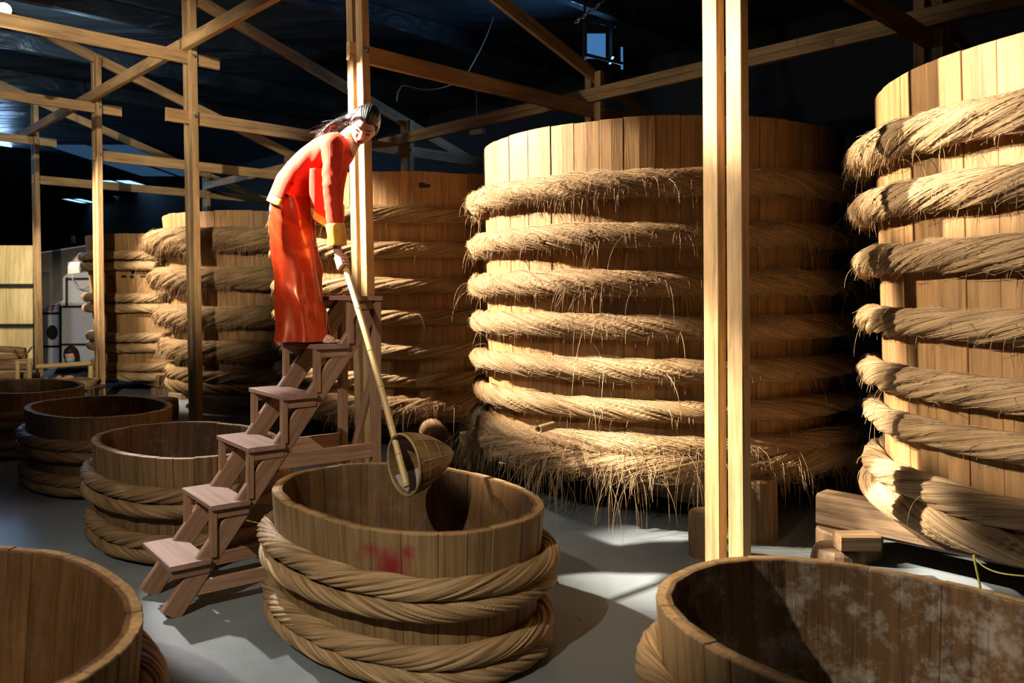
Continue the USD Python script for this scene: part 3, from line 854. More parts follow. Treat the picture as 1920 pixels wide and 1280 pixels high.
# ------------------------------------------------------------------ the steps
D2, W2 = np.array([0.78, 0.6258, 0]), np.array([0.6258, -0.78, 0])
TREAD = [(-1.743, 4.15, .267), (-1.585, 4.27, .532), (-1.438, 4.39, .80), (-1.292, 4.50, 1.056), (-1.144, 4.62, 1.318), (-0.985, 4.735, 1.585)]
st = thing("wooden_steps", "wooden stepladder of six treads between two tubs, the woman standing on it", "stepladder", (-1.81, 4.09, 0))
HW = 0.245
foot = np.array([-1.81, 4.095, 0.0])
topc = np.array(TREAD[5]) + D2 * 0.10 - [0, 0, 0.03]
sd = (topc - foot) / np.linalg.norm(topc - foot)
for sgn in (-1, 1):
    o = W2 * (HW - 0.05) * sgn
    bpart(st, "stringer", foot + o + [0, 0, 0.012], topc + o, 0.04, 0.105, "step", xdir=W2)
for k, c in enumerate(TREAD):
    c = np.array(c)
    dep = 0.20 if k < 5 else 0.24
    for j in (range(1)):
        bpart(st, "tread", c - W2 * HW - [0, 0, 0.0125], c + W2 * HW - [0, 0, 0.0125], 0.20 if k < 5 else 0.22, 0.025, "tread", ch=0.003)
    for sgn in (-1, 1):                                       # bearers under the tread and the short front legs
        o = W2 * (HW - 0.035) * sgn
        bpart(st, "bearer", c + o - D2 * 0.085 - [0, 0, 0.05], c + o + D2 * 0.1 - [0, 0, 0.05], 0.03, 0.05, "step", ch=0.003)
        if k:
            zt = TREAD[k - 1][2]
            q = c + o - D2 * 0.08
            bpart(st, "front_leg", [q[0], q[1], zt + 0.001], [q[0], q[1], c[2] - 0.025], 0.038, 0.034, "step", xdir=W2, ch=0.003)
for sgn in (-1, 1):
    q = np.array(TREAD[5]) + W2 * (HW - 0.04) * sgn + D2 * 0.085
    bpart(st, "rear_leg", [q[0], q[1], 0], [q[0], q[1], TREAD[5][2] - 0.026], 0.06, 0.045, "step", xdir=W2, ch=0.003)
    for z, w in ((0.70, 0.085), (0.12, 0.07)):
        s = foot + sd * (z / sd[2]) + W2 * (HW - 0.05) * sgn
        bpart(st, "side_rail", [s[0], s[1], z], [q[0], q[1], z], 0.028, w, "step", ch=0.003)
q0, q1 = (np.array(TREAD[5]) + W2 * (HW - 0.04) * s + D2 * 0.085 for s in (-1, 1))
bpart(st, "rear_brace", [q0[0], q0[1], 0.35], [q1[0], q1[1], 1.2], 0.025, 0.06, "step", ch=0.003)

# ------------------------------------------------------------------ the ladle
HAND = np.array([-0.932, 4.42, 1.775])
LB = at(763, 912, 3.87)
ladle = thing("bamboo_ladle", "long-handled bamboo ladle with a pointed woven basket held over the tub", "ladle", LB)
pd = (LB - HAND) / np.linalg.norm(LB - HAND)
PL = np.linalg.norm(LB - HAND)
h0 = HAND - pd * 0.05
s_ = np.linspace(0, PL + 0.05, 60)
nodes = np.array([0.10, 0.36, 0.62, 0.84, 1.06, 1.22]) * (PL / 1.34)
rad = 0.0165 + 0.002 * np.exp(-((s_[:, None] - nodes) / 0.012) ** 2).sum(1)
bend = np.sin(s_ / s_[-1] * np.pi)[:, None] * np.array([0.012, 0, -0.004])
pole = part(ladle, "pole", (pv := tube(h0 + pd * s_[:, None] + bend, rad, 14))[0], "bamboo", smooth=True, rest=pv[1], tone=1.05)
for q in nodes:
    c = h0 + pd * q + np.sin(q / s_[-1] * np.pi) * np.array([0.012, 0, -0.004])
    vf, rest = tube([c - pd * 0.004, c, c + pd * 0.004], [0.0172, 0.0192, 0.0172], 14)
    part(pole, "node_ring", vf, "bamboo_node", smooth=True, rest=rest)
# basket: mouth facing left, forward and up a little, point to the right
bc = at(757, 871, 3.90)
apex = at(842, 864, 3.98)
ax = np.array([0.70, 0.62, 0.06])
ax /= np.linalg.norm(ax)
bx_ = np.cross(ax, [0, 0, 1.0])
bx_ /= np.linalg.norm(bx_)
bz_ = np.cross(bx_, ax)
RM, BL = 0.147, 0.30
tilt = 0.12
tt = np.linspace(0, 1, 22)
pr = RM * (1 - tt**1.9) ** 0.85
pr[-1] = 0.004
ph = np.linspace(0, 2 * np.pi, 48, endpoint=False)
rib = 1 + 0.012 * np.cos(16 * ph)


def bsurf(scale, extra=0.0):
    return np.stack([bc + ax * (t_ * BL) + (bx_ * np.cos(ph)[:, None] * 0.92 + bz_ * np.sin(ph)[:, None]) * ((r_ * rib if scale == 1 else r_ * rib * scale)[:, None]) for t_, r_ in zip(tt, pr)], 0)


G = bsurf(1)
G2 = np.concatenate([G, G[:, :1]], 1)
vf = shell(G2, 0.006)
rr_ = np.stack(np.meshgrid(tt * BL, np.concatenate([ph, [2 * np.pi]]), indexing="ij"), -1)
rest = np.column_stack([rr_[..., 1].ravel() * 0.15, np.zeros(rr_[..., 0].size), rr_[..., 0].ravel()])
part(ladle, "basket", vf, "basket", smooth=True, rest=np.vstack([rest, rest]), label="pointed basket of brown woven splints")
mouth = [bc + (bx_ * np.cos(a) * 0.92 + bz_ * np.sin(a)) * (RM + 0.003) for a in np.linspace(0, 2 * np.pi, 49)]
tpart(ladle, "rim_hoop", mouth, 0.0065, "cane", 8, label="pale cane hoop round the basket mouth")
for a in np.linspace(0, 2 * np.pi, 8, endpoint=False) + 0.2:
    pts = [bc + ax * (t_ * BL) + (bx_ * np.cos(a) * 0.92 + bz_ * np.sin(a)) * (r_ + 0.004) for t_, r_ in zip(tt[2:-1], pr[2:-1])]
    tpart(ladle, "splint_rib", pts, 0.004, "cane", 6, tone=0.75)
for t_ in (0.22, 0.5):
    r_ = np.interp(t_, tt, pr) + 0.003
    tpart(ladle, "binding_hoop", [bc + ax * (t_ * BL) + (bx_ * np.cos(a) * 0.92 + bz_ * np.sin(a)) * r_ for a in np.linspace(0, 2 * np.pi, 41)], 0.003, "cane", 6, tone=0.6)
aa = np.linspace(np.pi * 1.18, np.pi * 1.82, 16)
tq = np.linspace(0.06, 0.7, 10)
RS = np.stack([[bc + ax * (t_ * BL) + (bx_ * np.cos(a) * 0.92 + bz_ * np.sin(a)) * (np.interp(t_, tt, pr) - 0.008) for a in aa] for t_ in tq])
part(ladle, "residue", shell(RS, 0.004), "residue", smooth=True, label="grey wet residue inside the basket")

# ------------------------------------------------------------------ the woman
WO = np.array([-1.144, 4.60, 1.318])


def w(*p):
    return WO + np.array(p, float)


def ball(c, r):
    m = m3.Manifold.sphere(r, 24)
    return m.translate(tuple(map(float, c)))


def chain(pts, close=True):
    """One watertight limb: hulls of neighbouring spheres, joined."""
    out = []
    for (a, ra), (b, rb) in zip(pts[:-1], pts[1:]):
        out.append(m3.Manifold.batch_hull([ball(a, ra), ball(b, rb)]))
    return out


def body_mesh(parts, edge=0.012, it=12):
    mm = m3.Manifold.batch_boolean(parts, m3.OpType.Add).refine_to_length(edge)
    me = mm.to_mesh()
    t = trimesh.Trimesh(me.vert_properties[:, :3], me.tri_verts, process=True)
    trimesh.smoothing.filter_taubin(t, iterations=it)
    return t


# head frame
hf = np.array([0.03, -0.80, -0.60])
hf /= np.linalg.norm(hf)
hu = np.array([0.44, -0.50, 0.75])
hu -= np.dot(hu, hf) * hf
hu /= np.linalg.norm(hu)
hl = np.cross(hu, hf)
HC = w(0.304, -0.05, 1.232)


def hd(l, f, u):
    return HC + hl * l + hf * f + hu * u


def head_point(dirs):
    """Points of the head for unit directions (left, forward, up)."""
    d = np.asarray(dirs, float)
    l, f, u = d[:, 0], d[:, 1], d[:, 2]
    p = np.column_stack([l * 0.074, f * 0.090, u * 0.112])
    low = np.clip(-u, 0, 1)
    p[:, 0] *= 1 - 0.33 * low**1.3                            # narrower jaw
    p[:, 1] *= 1 - 0.10 * low * (f < 0)
    front = np.clip(f, 0, 1)
    L, Z = p[:, 0], p[:, 2]
    g = lambda cl, cz, sl, sz: np.exp(-((L - cl) / sl) ** 2 - ((Z - cz) / sz) ** 2) * front
    add = 0.022 * g(0, -0.030, 0.010, 0.016) + 0.010 * g(0, -0.012, 0.008, 0.022)      # nose
    add -= 0.007 * (g(0.031, 0.002, 0.017, 0.012) + g(-0.031, 0.002, 0.017, 0.012))    # eye hollows
    add += 0.004 * (g(0.03, 0.022, 0.02, 0.008) + g(-0.03, 0.022, 0.02, 0.008))        # brow
    add += 0.006 * (g(0.038, -0.028, 0.02, 0.02) + g(-0.038, -0.028, 0.02, 0.02))      # cheeks
    add += 0.006 * g(0, -0.063, 0.02, 0.010) + 0.009 * g(0, -0.093, 0.018, 0.014)      # lips, chin
    p[:, 1] += add - 0.004 * front * (np.abs(L) > 0.05)
    return p


ico = trimesh.creation.icosphere(5)
hp_ = head_point(ico.vertices)
headm = m3.Manifold(m3.Mesh(np.ascontiguousarray(HC + hp_ @ np.array([hl, hf, hu]), dtype=np.float32), np.ascontiguousarray(ico.faces, dtype=np.uint32)))

SHN, ELN, WRN = w(.148, -.150, 1.105), w(.153, -.195, .872), w(.180, -.185, .53)
SHF, ELF, WRF = w(.13, .15, 1.125), w(.088, .18, .91), w(.100, .11, .70)
body = []
body += chain([(w(-.12, 0, .82), .07), (w(-.07, 0, .95), .07), (w(.07, 0, 1.07), .08), (w(.16, 0, 1.14), .065)])
body += chain([(w(.175, 0, 1.155), .052), (w(.235, -.02, 1.20), .047), (hd(0, -0.02, -0.05), .05)])
for S, E, Wr in ((SHN, ELN, WRN), (SHF, ELF, WRF)):
    body += chain([(S, .048), (E, .036), (Wr, .023)])
for sy, dx in ((-1, 0.0), (1, -0.06)):
    hip, kn, an = w(-.125, .055 * sy, .80), w(-.085 + dx * .5, .06 * sy, .44), w(.02 + dx, .085 * sy, .06)
    body += chain([(hip, .05), (kn, .042), (an, .03)])
    body += chain([(w(.01 + dx, .085 * sy, .035), .032), (w(.07 + dx, .088 * sy, .035), .03), (w(.125 + dx, .09 * sy, .02), .021)])
    body += chain([(w(.10 + dx, .065 * sy, .02), .02), (w(.10 + dx, .115 * sy, .017), .017)])
    for j in range(5):                                        # toes
        y = (.065 + .014 * j) * sy
        body += chain([(w(.118 + dx - .006 * j, y, .014), .0095 if j else .012), (w(.172 + dx - .012 * j - (.004 if j else 0), y * 1.02, .010), .008 if j else .0105)])
# the skin in the open neck of the tunic
body.append(m3.Manifold.batch_hull([ball(w(.205, -.085, 1.15), .012), ball(w(.265, .0, 1.15), .012), ball(w(.238, -.05, 1.068), .010), ball(w(.2, -.02, 1.13), .03)]))
# ears
for s in (-1, 1):
    body += chain([(hd(.073 * s, -0.008, .012), .009), (hd(.074 * s, -0.004, -.018), .007)])
torso = body_mesh(body, 0.012, 10)


def fist(centre, axis, palm_dir, wrist, sc=1.0, side=1):
    """A hand closed round a rod: fingers curl round the axis, the palm on the palm_dir side."""
    a = np.array(axis) / np.linalg.norm(axis)
    e1 = np.array(palm_dir, float)
    e1 -= np.dot(e1, a) * a
    e1 /= np.linalg.norm(e1)
    e2 = np.cross(a, e1) * side
    out = []
    out.append(m3.Manifold.batch_hull([ball(centre + e1 * 0.026 + e2 * y + a * s, 0.0125) for y in (-.016, .02) for s in (-.034, .034)] + [ball(wrist * .35 + centre * .65 + e1 * .015, .019)]))
    out += chain([(wrist, .023), (wrist * .4 + centre * .6 + e1 * .012, .021), (centre + e1 * .02 - a * .02, .017)])
    for j, s in enumerate((-.031, -.0105, .0105, .030)):
        r = (.0088, .0092, .009, .0078)[j]
        R = .0258
        reach = (3.7, 4.0, 3.9, 3.5)[j]
        th = np.linspace(0.25, reach, 5)
        pts = [(centre + a * (s + .001 * k) + (e1 * np.cos(q) + e2 * np.sin(q)) * R * (1.12 if k == 1 else 1.0), r * (1 - .06 * k)) for k, q in enumerate(th)]
        out += chain(pts)
    th = [(centre - a * .03 + e1 * .022 - e2 * .012, .0125), (centre - a * .035 - e2 * .028 + e1 * .004, .011), (centre - a * .02 - e2 * .026 - e1 * .018, .0095), (centre - a * .004 - e2 * .008 - e1 * .03, .008)]
    out += chain(th)
    return out


hand = fist(HAND, pd, (-0.8, -0.55, 0.1), WRN, side=-1)
far_c = w(.108, .09, .640)
far = [m3.Manifold.batch_hull([ball(WRF, .02), ball(far_c + [.0, -.02, .0], .013), ball(far_c + [.0, .025, .0], .012)])]
for j, y in enumerate((-.024, -.006, .011, .027)):
    L_ = (.07, .078, .073, .058)[j]
    far += chain([(far_c + [0, y, 0], .0092), (far_c + [.004, y * 1.1, -L_ * .45], .0088), (far_c + [-.006, y * 1.1, -L_ * .8], .008), (far_c + [-.022, y * 1.1, -L_], .007)])
far += chain([(far_c + [.004, -.025, .04], .012), (far_c + [.02, -.045, .015], .0105), (far_c + [.022, -.048, -.015], .009)])
hands = body_mesh(hand + far, 0.004, 6)
woman = thing("person", "woman in red tunic and orange satin trousers bending on the steps with a ladle", "person", WO)
tm = torso
hm = headm.to_mesh()
allb = join((tm.vertices, tm.faces), (hm.vert_properties[:, :3], hm.tri_verts), (hands.vertices, hands.faces))
bodyn = part(woman, "body", allb, "skin", smooth=True, tone=1.0)


def on_face(l, u, lift=0.0):
    """A point of the face at given left and up offsets (metres from the head centre)."""
    uu = u / 0.112
    kl = 0.074 * (1 - 0.33 * max(0, -uu) ** 1.3)
    ll = l / kl
    f = math.sqrt(max(0.02, 1 - uu * uu - ll * ll))
    p = head_point([(ll, f, uu)])[0]
    return HC + hl * p[0] + hf * (p[1] + lift) + hu * p[2]


for s in (-1, 1):                                             # eyes look down: lids nearly closed
    eye = [on_face(s * 0.031 + dx, 0.000 + 0.0035 * (1 - (dx / 0.014) ** 2) - 0.004, 0.0015) for dx in np.linspace(-0.014, 0.014, 9)]
    tpart(bodyn, "eye", eye, [0.0008, .0022, .0032, .0036, .0036, .0034, .003, .002, .0008], "eye", 8, tone=1.0)
    brow = [on_face(s * 0.031 + dx, 0.021 + 0.004 * (1 - (dx / 0.02) ** 2), 0.001) for dx in np.linspace(-0.02, 0.02, 9)]
    tpart(bodyn, "eyebrow", brow, [0.0008, .0016, .0022, .0024, .0024, .0022, .002, .0016, .0008], "hair", 6, tone=1.0)
up_ = [on_face(dx, -0.058 + 0.003 * math.cos(dx / 0.018 * 2.2) + 0.004 * (abs(dx) / .02) ** 2, 0.001) for dx in np.linspace(-0.021, 0.021, 11)]
tpart(bodyn, "upper_lip", up_, 0.0032 * np.sin(np.linspace(0.25, np.pi - 0.25, 11)), "lips", 8, tone=1.0)
lo_ = [on_face(dx, -0.0655 + 0.005 * (abs(dx) / .02) ** 2, 0.001) for dx in np.linspace(-0.018, 0.018, 11)]
tpart(bodyn, "lower_lip", lo_, 0.004 * np.sin(np.linspace(0.25, np.pi - 0.25, 11)), "lips", 8, tone=1.0)

# hair: a cap that dips under the skin where the face is, combed back to a loose ponytail
d = np.array(trimesh.creation.icosphere(5).vertices)
base = head_point(d)
faceness = np.clip((d[:, 1] - 0.42 + 0.55 * np.clip(d[:, 2] - 0.35, 0, 1) * -1.6) / 0.18, 0, 1) * np.clip((0.62 - d[:, 2]) / 0.15, 0, 1)
faceness = np.maximum(faceness, np.clip((-0.12 - d[:, 2]) / 0.2, 0, 1) * np.clip((d[:, 1] + 0.55) / 0.3, 0, 1))
faceness = np.maximum(faceness, np.clip((d[:, 1] - 0.12) / 0.2, 0, 1) * np.clip((0.25 - d[:, 2]) / 0.25, 0, 1))
lat = np.arctan2(d[:, 0], d[:, 2])
groove = meshkit.noise(np.column_stack([lat * 14, d[:, 1] * 1.5, np.zeros(len(d))]) + 3, 5)
vol = 1.09 + 0.13 * np.clip(d[:, 2], 0, 1) + 0.03 * groove
k_ = np.where(True, vol * (1 - faceness) + 0.90 * faceness, 1)
hp2 = base * k_[:, None]
cap = HC + hp2 @ np.array([hl, hf, hu])
hair = part(woman, "hair", (cap, trimesh.creation.icosphere(5).faces), "hair", smooth=True, rest=np.column_stack([lat * 0.09, np.zeros(len(d)), d[:, 1] * 0.1]), tone=1.0, label="black hair combed back")
tail = [(hd(-.03, -.085, .03), .045), (w(.20, .01, 1.275), .036), (w(.15, .0, 1.262), .030), (w(.10, -.02, 1.235), .020), (w(.065, -.03, 1.205), .008)]
tl = body_mesh(chain(tail), 0.01, 4)
tv = np.array(tl.vertices)
tv += (meshkit.fbm(tv * [30, 60, 60], 3, 2)[:, None] - 0.5) * np.array([0.004, 0.012, 0.016])
part(hair, "ponytail", (tv, tl.faces), "hair", smooth=True, rest=tv[:, [1, 2, 0]], tone=1.0)
rg = np.random.default_rng(5)
wis = []
for _ in range(420):
    j = rg.integers(0, 4)
    (a, ra), (b, rb) = tail[j], tail[j + 1]
    q = rg.normal(0, 1, 3)
    q /= np.linalg.norm(q)
    u0 = rg.uniform()
    p = a * (1 - u0) + b * u0 + q * (ra * (1 - u0) + rb * u0) * 0.95
    dr = (tail[-1][0] - tail[0][0])
    dr = dr / np.linalg.norm(dr) + q * rg.uniform(0.2, 1.0) + rg.normal(0, .3, 3)
    Lh = rg.uniform(.025, .06)
    wis.append([p + dr * Lh * x_ + np.array([0, 0, -0.03]) * x_**2 for x_ in np.linspace(0, 1, 6)])
for _ in range(260):                                          # stray hairs round the head and temples
    dd = rg.normal(0, 1, 3)
    dd /= np.linalg.norm(dd)
    if dd[1] > 0.3:
        continue
    p = HC + (head_point([dd])[0] * 1.17) @ np.array([hl, hf, hu])
    q = HC + (head_point([dd])[0] * rg.uniform(1.2, 1.36)) @ np.array([hl, hf, hu])
    back = (hd(0, -.12, 0) - p) * 0.45
    wis.append([p + (q - p) * x_ + back * x_**1.5 + np.array([0, 0, -.03]) * x_**2 for x_ in np.linspace(0, 1, 6)])
for s, off in ((-1, 0.0), (1, 0.01), (-1, .006), (1, .02), (-1, -.006)):
    for _ in range(6):
        p = on_face(s * .05, .055, .006)
        wis.append([p + hl * s * (.018 + off * .5) * math.sin(x_ * 2.2) - hu * (.09 + rg.uniform(-.02, .02)) * x_ + hf * (-0.03 * x_) + rg.normal(0, .0006, 3) for x_ in np.linspace(0, 1, 6)])
curves(hair, "loose_strands", wis, 0.0011, "hair")


# clothes
def loft(stations, k=48, wave=None, caps=False):
    """stations: (centre, axis a, axis b): rings of points. Returns n x k x 3."""
    ph = np.linspace(0, 2 * np.pi, k, endpoint=False)
    return np.stack([c + np.cos(ph)[:, None] * a + np.sin(ph)[:, None] * b for c, a, b in stations])


def fine(st, n):
    """Interpolates stations given as arrays (s, values...)."""
    from scipy.interpolate import PchipInterpolator
    st = np.asarray(st, float)
    return PchipInterpolator(np.arange(len(st)), st)(np.linspace(0, len(st) - 1, n))


def closed(G):
    n, k = G.shape[:2]
    f = grid_faces(n, k, True)
    f = np.vstack([f[:, [0, 1, 2]], f[:, [0, 2, 3]]])
    v = np.vstack([G.reshape(-1, 3), G[0].mean(0), G[-1].mean(0)])
    c0, c1, e = n * k, n * k + 1, (n - 1) * k
    f = np.vstack([f, [(c0, (j + 1) % k, j) for j in range(k)], [(c1, e + j, e + (j + 1) % k) for j in range(k)]])
    return v, f


# trousers: two wide satin legs from waist to floor
# columns: z, x centre, half width a (x), half depth b (y)
TR = np.array([(.90, -.115, .092, .15), (.84, -.13, .102, .155), (.74, -.122, .120, .165), (.60, -.113, .121, .15), (.495, -.105, .120, .135), (.36, -.085, .121, .14), (.25, -.074, .128, .15), (.12, -.056, .136, .165), (.045, -.048, .142, .175), (.012, -.048, .146, .18)])
trs = fine(TR, 110)
legs = []
for sy in (-1, 1):
    P_ = []
    ph = np.linspace(0, 2 * np.pi, 96, endpoint=False)
    for z, xc, a, b in trs:
        u = (0.9 - z) / 0.9
        yc = sy * b * 0.42 * min(1, u * 2.0)
        bb = b * (1 - 0.40 * min(1, u * 2.0))
        cx = xc + (-0.014 * sy if sy > 0 else 0.004) * u
        dirs = np.stack([np.cos(ph), np.sin(ph)], 1)
        nz = meshkit.noise(np.column_stack([np.cos(ph) * 1.2, np.sin(ph) * 1.2, np.full(96, z * 2.0)]) + 3 * sy, 3)
        fold = 0.009 * np.sin(5 * ph + 5.0 * z + 4 * nz + sy) * (0.15 + 0.85 * u)
        fold += 0.005 * np.sin(9 * ph - 7 * z + 5 * nz) * u
        fold += 0.022 * (meshkit.fbm(np.column_stack([np.cos(ph) * 1.6 + z * 1.6, np.sin(ph) * 1.6, np.full(96, z * 2.2) + np.cos(ph)]) + 7 * sy, 2, 6) - 0.5)
        crease = 0.007 * np.exp(-((((z - 0.62) + 0.14 * np.cos(ph + 0.9) + 0.05 * nz) * 14 % 2.0) - 1.0) ** 2 * 14) * np.exp(-((z - .66) / .16) ** 2)
        hemf = 0.010 * np.sin(7 * ph + 2 * sy) * np.exp(-z / 0.12)
        d2 = z * 21 + 3.4 * np.cos(ph + 0.35) + 2.2 * nz
        drape = 0.017 * (0.5 + 0.5 * np.sin(d2)) ** 4 * np.clip(np.cos(ph + 0.55), 0, 1) ** 0.5 * np.exp(-((z - 0.30) / 0.24) ** 2) * (0.4 + nz)
        fold = fold + hemf + drape
        rr = 1 + (fold - crease) / a
        P_.append(np.column_stack([cx + a * rr * dirs[:, 0], yc + bb * rr * dirs[:, 1], np.full(96, max(z, .003))]))
    G = np.stack(P_) + WO
    legs.append(closed(G[::-1]))
part(woman, "trousers", join(*legs), "silk", smooth=True, tone=1.0, label="wide orange satin trousers")

# tunic: torso loft with sleeves, back panel and hanging front panel
SPD = np.array([0.64, 0, 0.77])
PERP = np.array([0.77, 0, -0.64])
TS = np.array([(-.122, .845, .118, .168), (-.082, .94, .100, .14), (.008, 1.028, .108, .148), (.095, 1.083, .116, .160), (.155, 1.130, .096, .165), (.195, 1.168, .06, .085)])
ts = fine(TS, 60)
ph = np.linspace(0, 2 * np.pi, 80, endpoint=False)
rows = []
for i, (x, z, a, b) in enumerate(ts):
    c = np.array([x, 0, z])
    cc, ss = np.cos(ph), np.sin(ph)
    rr = 1 + 0.05 * (meshkit.fbm(np.column_stack([cc * 1.5 + x * 7, ss * 2.5, np.full(80, z * 6)]), 3, 4) - 0.5)
    rr += 0.022 * np.sin(26 * (x * .64 + z * .77) + 3.2 * cc) * np.clip(cc + .4, 0, 1) * np.exp(-((x + .02) / .1) ** 2)
    rows.append(c + PERP * (a * rr * cc)[:, None] + np.array([0, 1, 0]) * (b * rr * ss)[:, None])
G = np.stack(rows) + WO
tor = closed(G[::-1])
tun = [m3.Manifold(m3.Mesh(np.ascontiguousarray(tor[0], dtype=np.float32), np.ascontiguousarray(tor[1], dtype=np.uint32)))]
if tun[0].status() != m3.Error.NoError or tun[0].volume() < 0:
    tun = [m3.Manifold(m3.Mesh(np.ascontiguousarray(tor[0], dtype=np.float32), np.ascontiguousarray(tor[1][:, ::-1], dtype=np.uint32)))]
CUFF0 = .655
for S, E, Wr, sx in ((SHN, ELN, WRN, 1), (SHF, ELF, WRF, 0)):
    fr = (CUFF0 - (E - WO)[2]) / ((Wr - WO)[2] - (E - WO)[2]) if sx else 0.55
    C = E + (Wr - E) * fr
    tun += chain([(S * .45 + w(.1, 0, 1.085) * .55, .080), (S, .064), (S * .5 + E * .5, .057), (E, .053), (C, .046)])
tu = m3.Manifold.batch_boolean(tun, m3.OpType.Add).refine_to_length(0.011).to_mesh()
tt_ = trimesh.Trimesh(tu.vert_properties[:, :3], tu.tri_verts, process=True)
trimesh.smoothing.filter_taubin(tt_, iterations=14)
v = np.array(tt_.vertices)
loc = v - WO
nrm = np.array(tt_.vertex_normals)
near = np.exp(-((loc[:, 1] + .19) / .06) ** 2) * (loc[:, 0] > .03)
wr = 0.013 * (meshkit.fbm(loc * [14, 14, 38] + loc[:, :1] * 22, 2, 2) - 0.5) * near * np.exp(-((loc[:, 2] - .80) / .16) ** 2)
gat = 0.006 * np.sin((loc[:, 0] * 60 - loc[:, 2] * 40) + 4 * meshkit.noise(loc * 7 + 3, 2)) * np.exp(-(((loc[:, 0] - .05) / .07) ** 2 + ((loc[:, 2] - 1.0) / .09) ** 2))
v = v + nrm * (wr + gat)[:, None]
keep = trimesh.Trimesh(v, tt_.faces, process=False)
tunic = part(woman, "tunic", (keep.vertices, keep.faces), "red", smooth=True, tone=1.0, label="red long-sleeved tunic")


def ring_band(name, p0, p1, r0, r1, k=28, wav=0.0, parent=None, material="yellow"):
    x, y, z, L = frame(p0, p1)
    ph = np.linspace(0, 2 * np.pi, k + 1)
    G = np.stack([p0 + z * L * t_ + (np.cos(ph)[:, None] * x + np.sin(ph)[:, None] * y) * ((r0 + (r1 - r0) * t_) * (1 + wav * np.sin(3 * ph + 5 * t_)))[:, None] for t_ in np.linspace(0, 1, 9)])
    part(parent or woman, name, shell(G, 0.004), material, smooth=True, tone=1.0, label="yellow cuff")


fr = (CUFF0 + 0.012 - (ELN - WO)[2]) / ((WRN - WO)[2] - (ELN - WO)[2])
C0 = ELN + (WRN - ELN) * fr
ring_band("cuff", C0, C0 + (WRN - ELN) * ((CUFF0 - 0.525) / 0.363), .048, .052, wav=.07)
C1 = ELF + (WRF - ELF) * .5
ring_band("cuff", C1, C1 + (WRF - ELF) * .42, .0525, .056)

# back panel of the tunic, over the hips, with its yellow hem


def back_at(t_, a_):
    """t_: 0 at the waist, 1 at the hem, along the back; a_: angle round the back (pi = middle of the back)."""
    c = np.array([-.075, 0, .95]) * (1 - t_) + np.array([-.142, 0, .778]) * t_
    a = .095 + .022 * min(1, max(0, (t_ + .1) / .45))
    b = .128 + .044 * min(1, max(0, (t_ + .1) / .45))
    p = PERP * (1 - .35 * t_) + np.array([1.0, 0, 0]) * .35 * t_
    p = p / np.linalg.norm(p)
    return w(*(c + p * a * np.cos(a_) + np.array([0, b * np.sin(a_), 0]) + np.array([0, 0, .0]) ))


aa = np.linspace(np.pi * 0.50, np.pi * 1.52, 36)
G = np.stack([[back_at(t_, a_) for a_ in aa] for t_ in np.linspace(-0.15, 0.86, 18)])
part(tunic, "back_panel", shell(G, 0.005), "red", smooth=True, tone=1.0)
G = np.stack([[back_at(t_, a_) for a_ in aa] for t_ in np.linspace(0.86, 1.08, 5)])
part(tunic, "back_hem", shell(G, 0.006), "yellow", smooth=True, tone=1.0, label="yellow hem band")


def front_at(t_, a_):
    """The front panel hangs straight down from the belly."""
    top = np.array([.047, 0, .935])
    x = top[0] + .080 * np.cos(a_) + 0.012 * np.sin(a_ * 7 + 2 * t_) * t_
    y = .155 * np.sin(a_) * (1 + .04 * t_)
    z = .955 - .255 * t_ - (.06 * (np.cos(a_)) * t_) + .015 * np.sin(a_ * 3) * t_
    return w(x, y, z)


aa = np.linspace(-np.pi * 0.62, np.pi * 0.62, 44)
G = np.stack([[front_at(t_, a_) for a_ in aa] for t_ in np.linspace(-0.1, 0.87, 18)])
part(tunic, "front_panel", shell(G, 0.004), "red", smooth=True, tone=1.0)
G = np.stack([[front_at(t_, a_) for a_ in aa] for t_ in np.linspace(0.87, 1.05, 5)])
part(tunic, "front_hem", shell(G, 0.005), "yellow", smooth=True, tone=1.0, label="yellow hem band")

# ------------------------------------------------------------------ far left: mat screen, display boards, the seated person
MY = 14.6
t = thing("mat_screen", "yellow woven mat screen with dark cross bars at the far left edge", "screen", at(-50, 550, MY) * [1, 1, 0])
x0, x1 = -150, 62
for i in range(17):
    a, b = x0 + (x1 - x0) * i / 17, x0 + (x1 - x0) * (i + 1) / 17
    p = at((a + b) / 2, 460, MY)
    wd = (b - a) / 1500 * MY - 0.001
    p[1] += 0.003 * (i % 2)
    bpart(t, "mat_strip", [p[0], p[1], 0.02], p, wd, 0.02, "mat", xdir=(1, 0, 0), ch=0.002, tone=float(RNG.uniform(.96, 1.04)))
for y in (535, 610, 690):
    p, q = at(x0, y, MY - 0.05), at(x1, y, MY - 0.05)
    bpart(t, "cross_bar", p, q, 0.03, 0.06, "black", label="dark cross bar")

PYW = 17.3
pw0, pw1 = at(70, 476, PYW), at(205, 455, PYW)
vw = np.array([[pw0[0], PYW, 0], [pw1[0], PYW, 0], pw1, pw0])
v8 = np.vstack([vw, vw + [0, 0.12, 0]])
f8 = np.array([(0, 1, 2), (0, 2, 3), (5, 4, 7), (5, 7, 6), (0, 4, 5), (0, 5, 1), (1, 5, 6), (1, 6, 2), (2, 6, 7), (2, 7, 3), (3, 7, 4), (3, 4, 0)])
struct("wall_partition", (v8, f8), "greywall")
vf, rest = board(pw0 + [0, -0.02, 0.01], pw1 + [0, -0.02, 0.01], 0.05, 0.03)
struct("trim_1", vf, "board")
import shapely.geometry as sg
BY = 17.0
out = [(60, 760), (60, 592), (85, 578), (118, 563), (118, 520), (125, 514), (168, 509), (190, 512), (200, 540), (215, 760)]
poly = sg.Polygon([(at(x, y, BY)[0], at(x, y, BY)[2]) for x, y in out]).buffer(0)
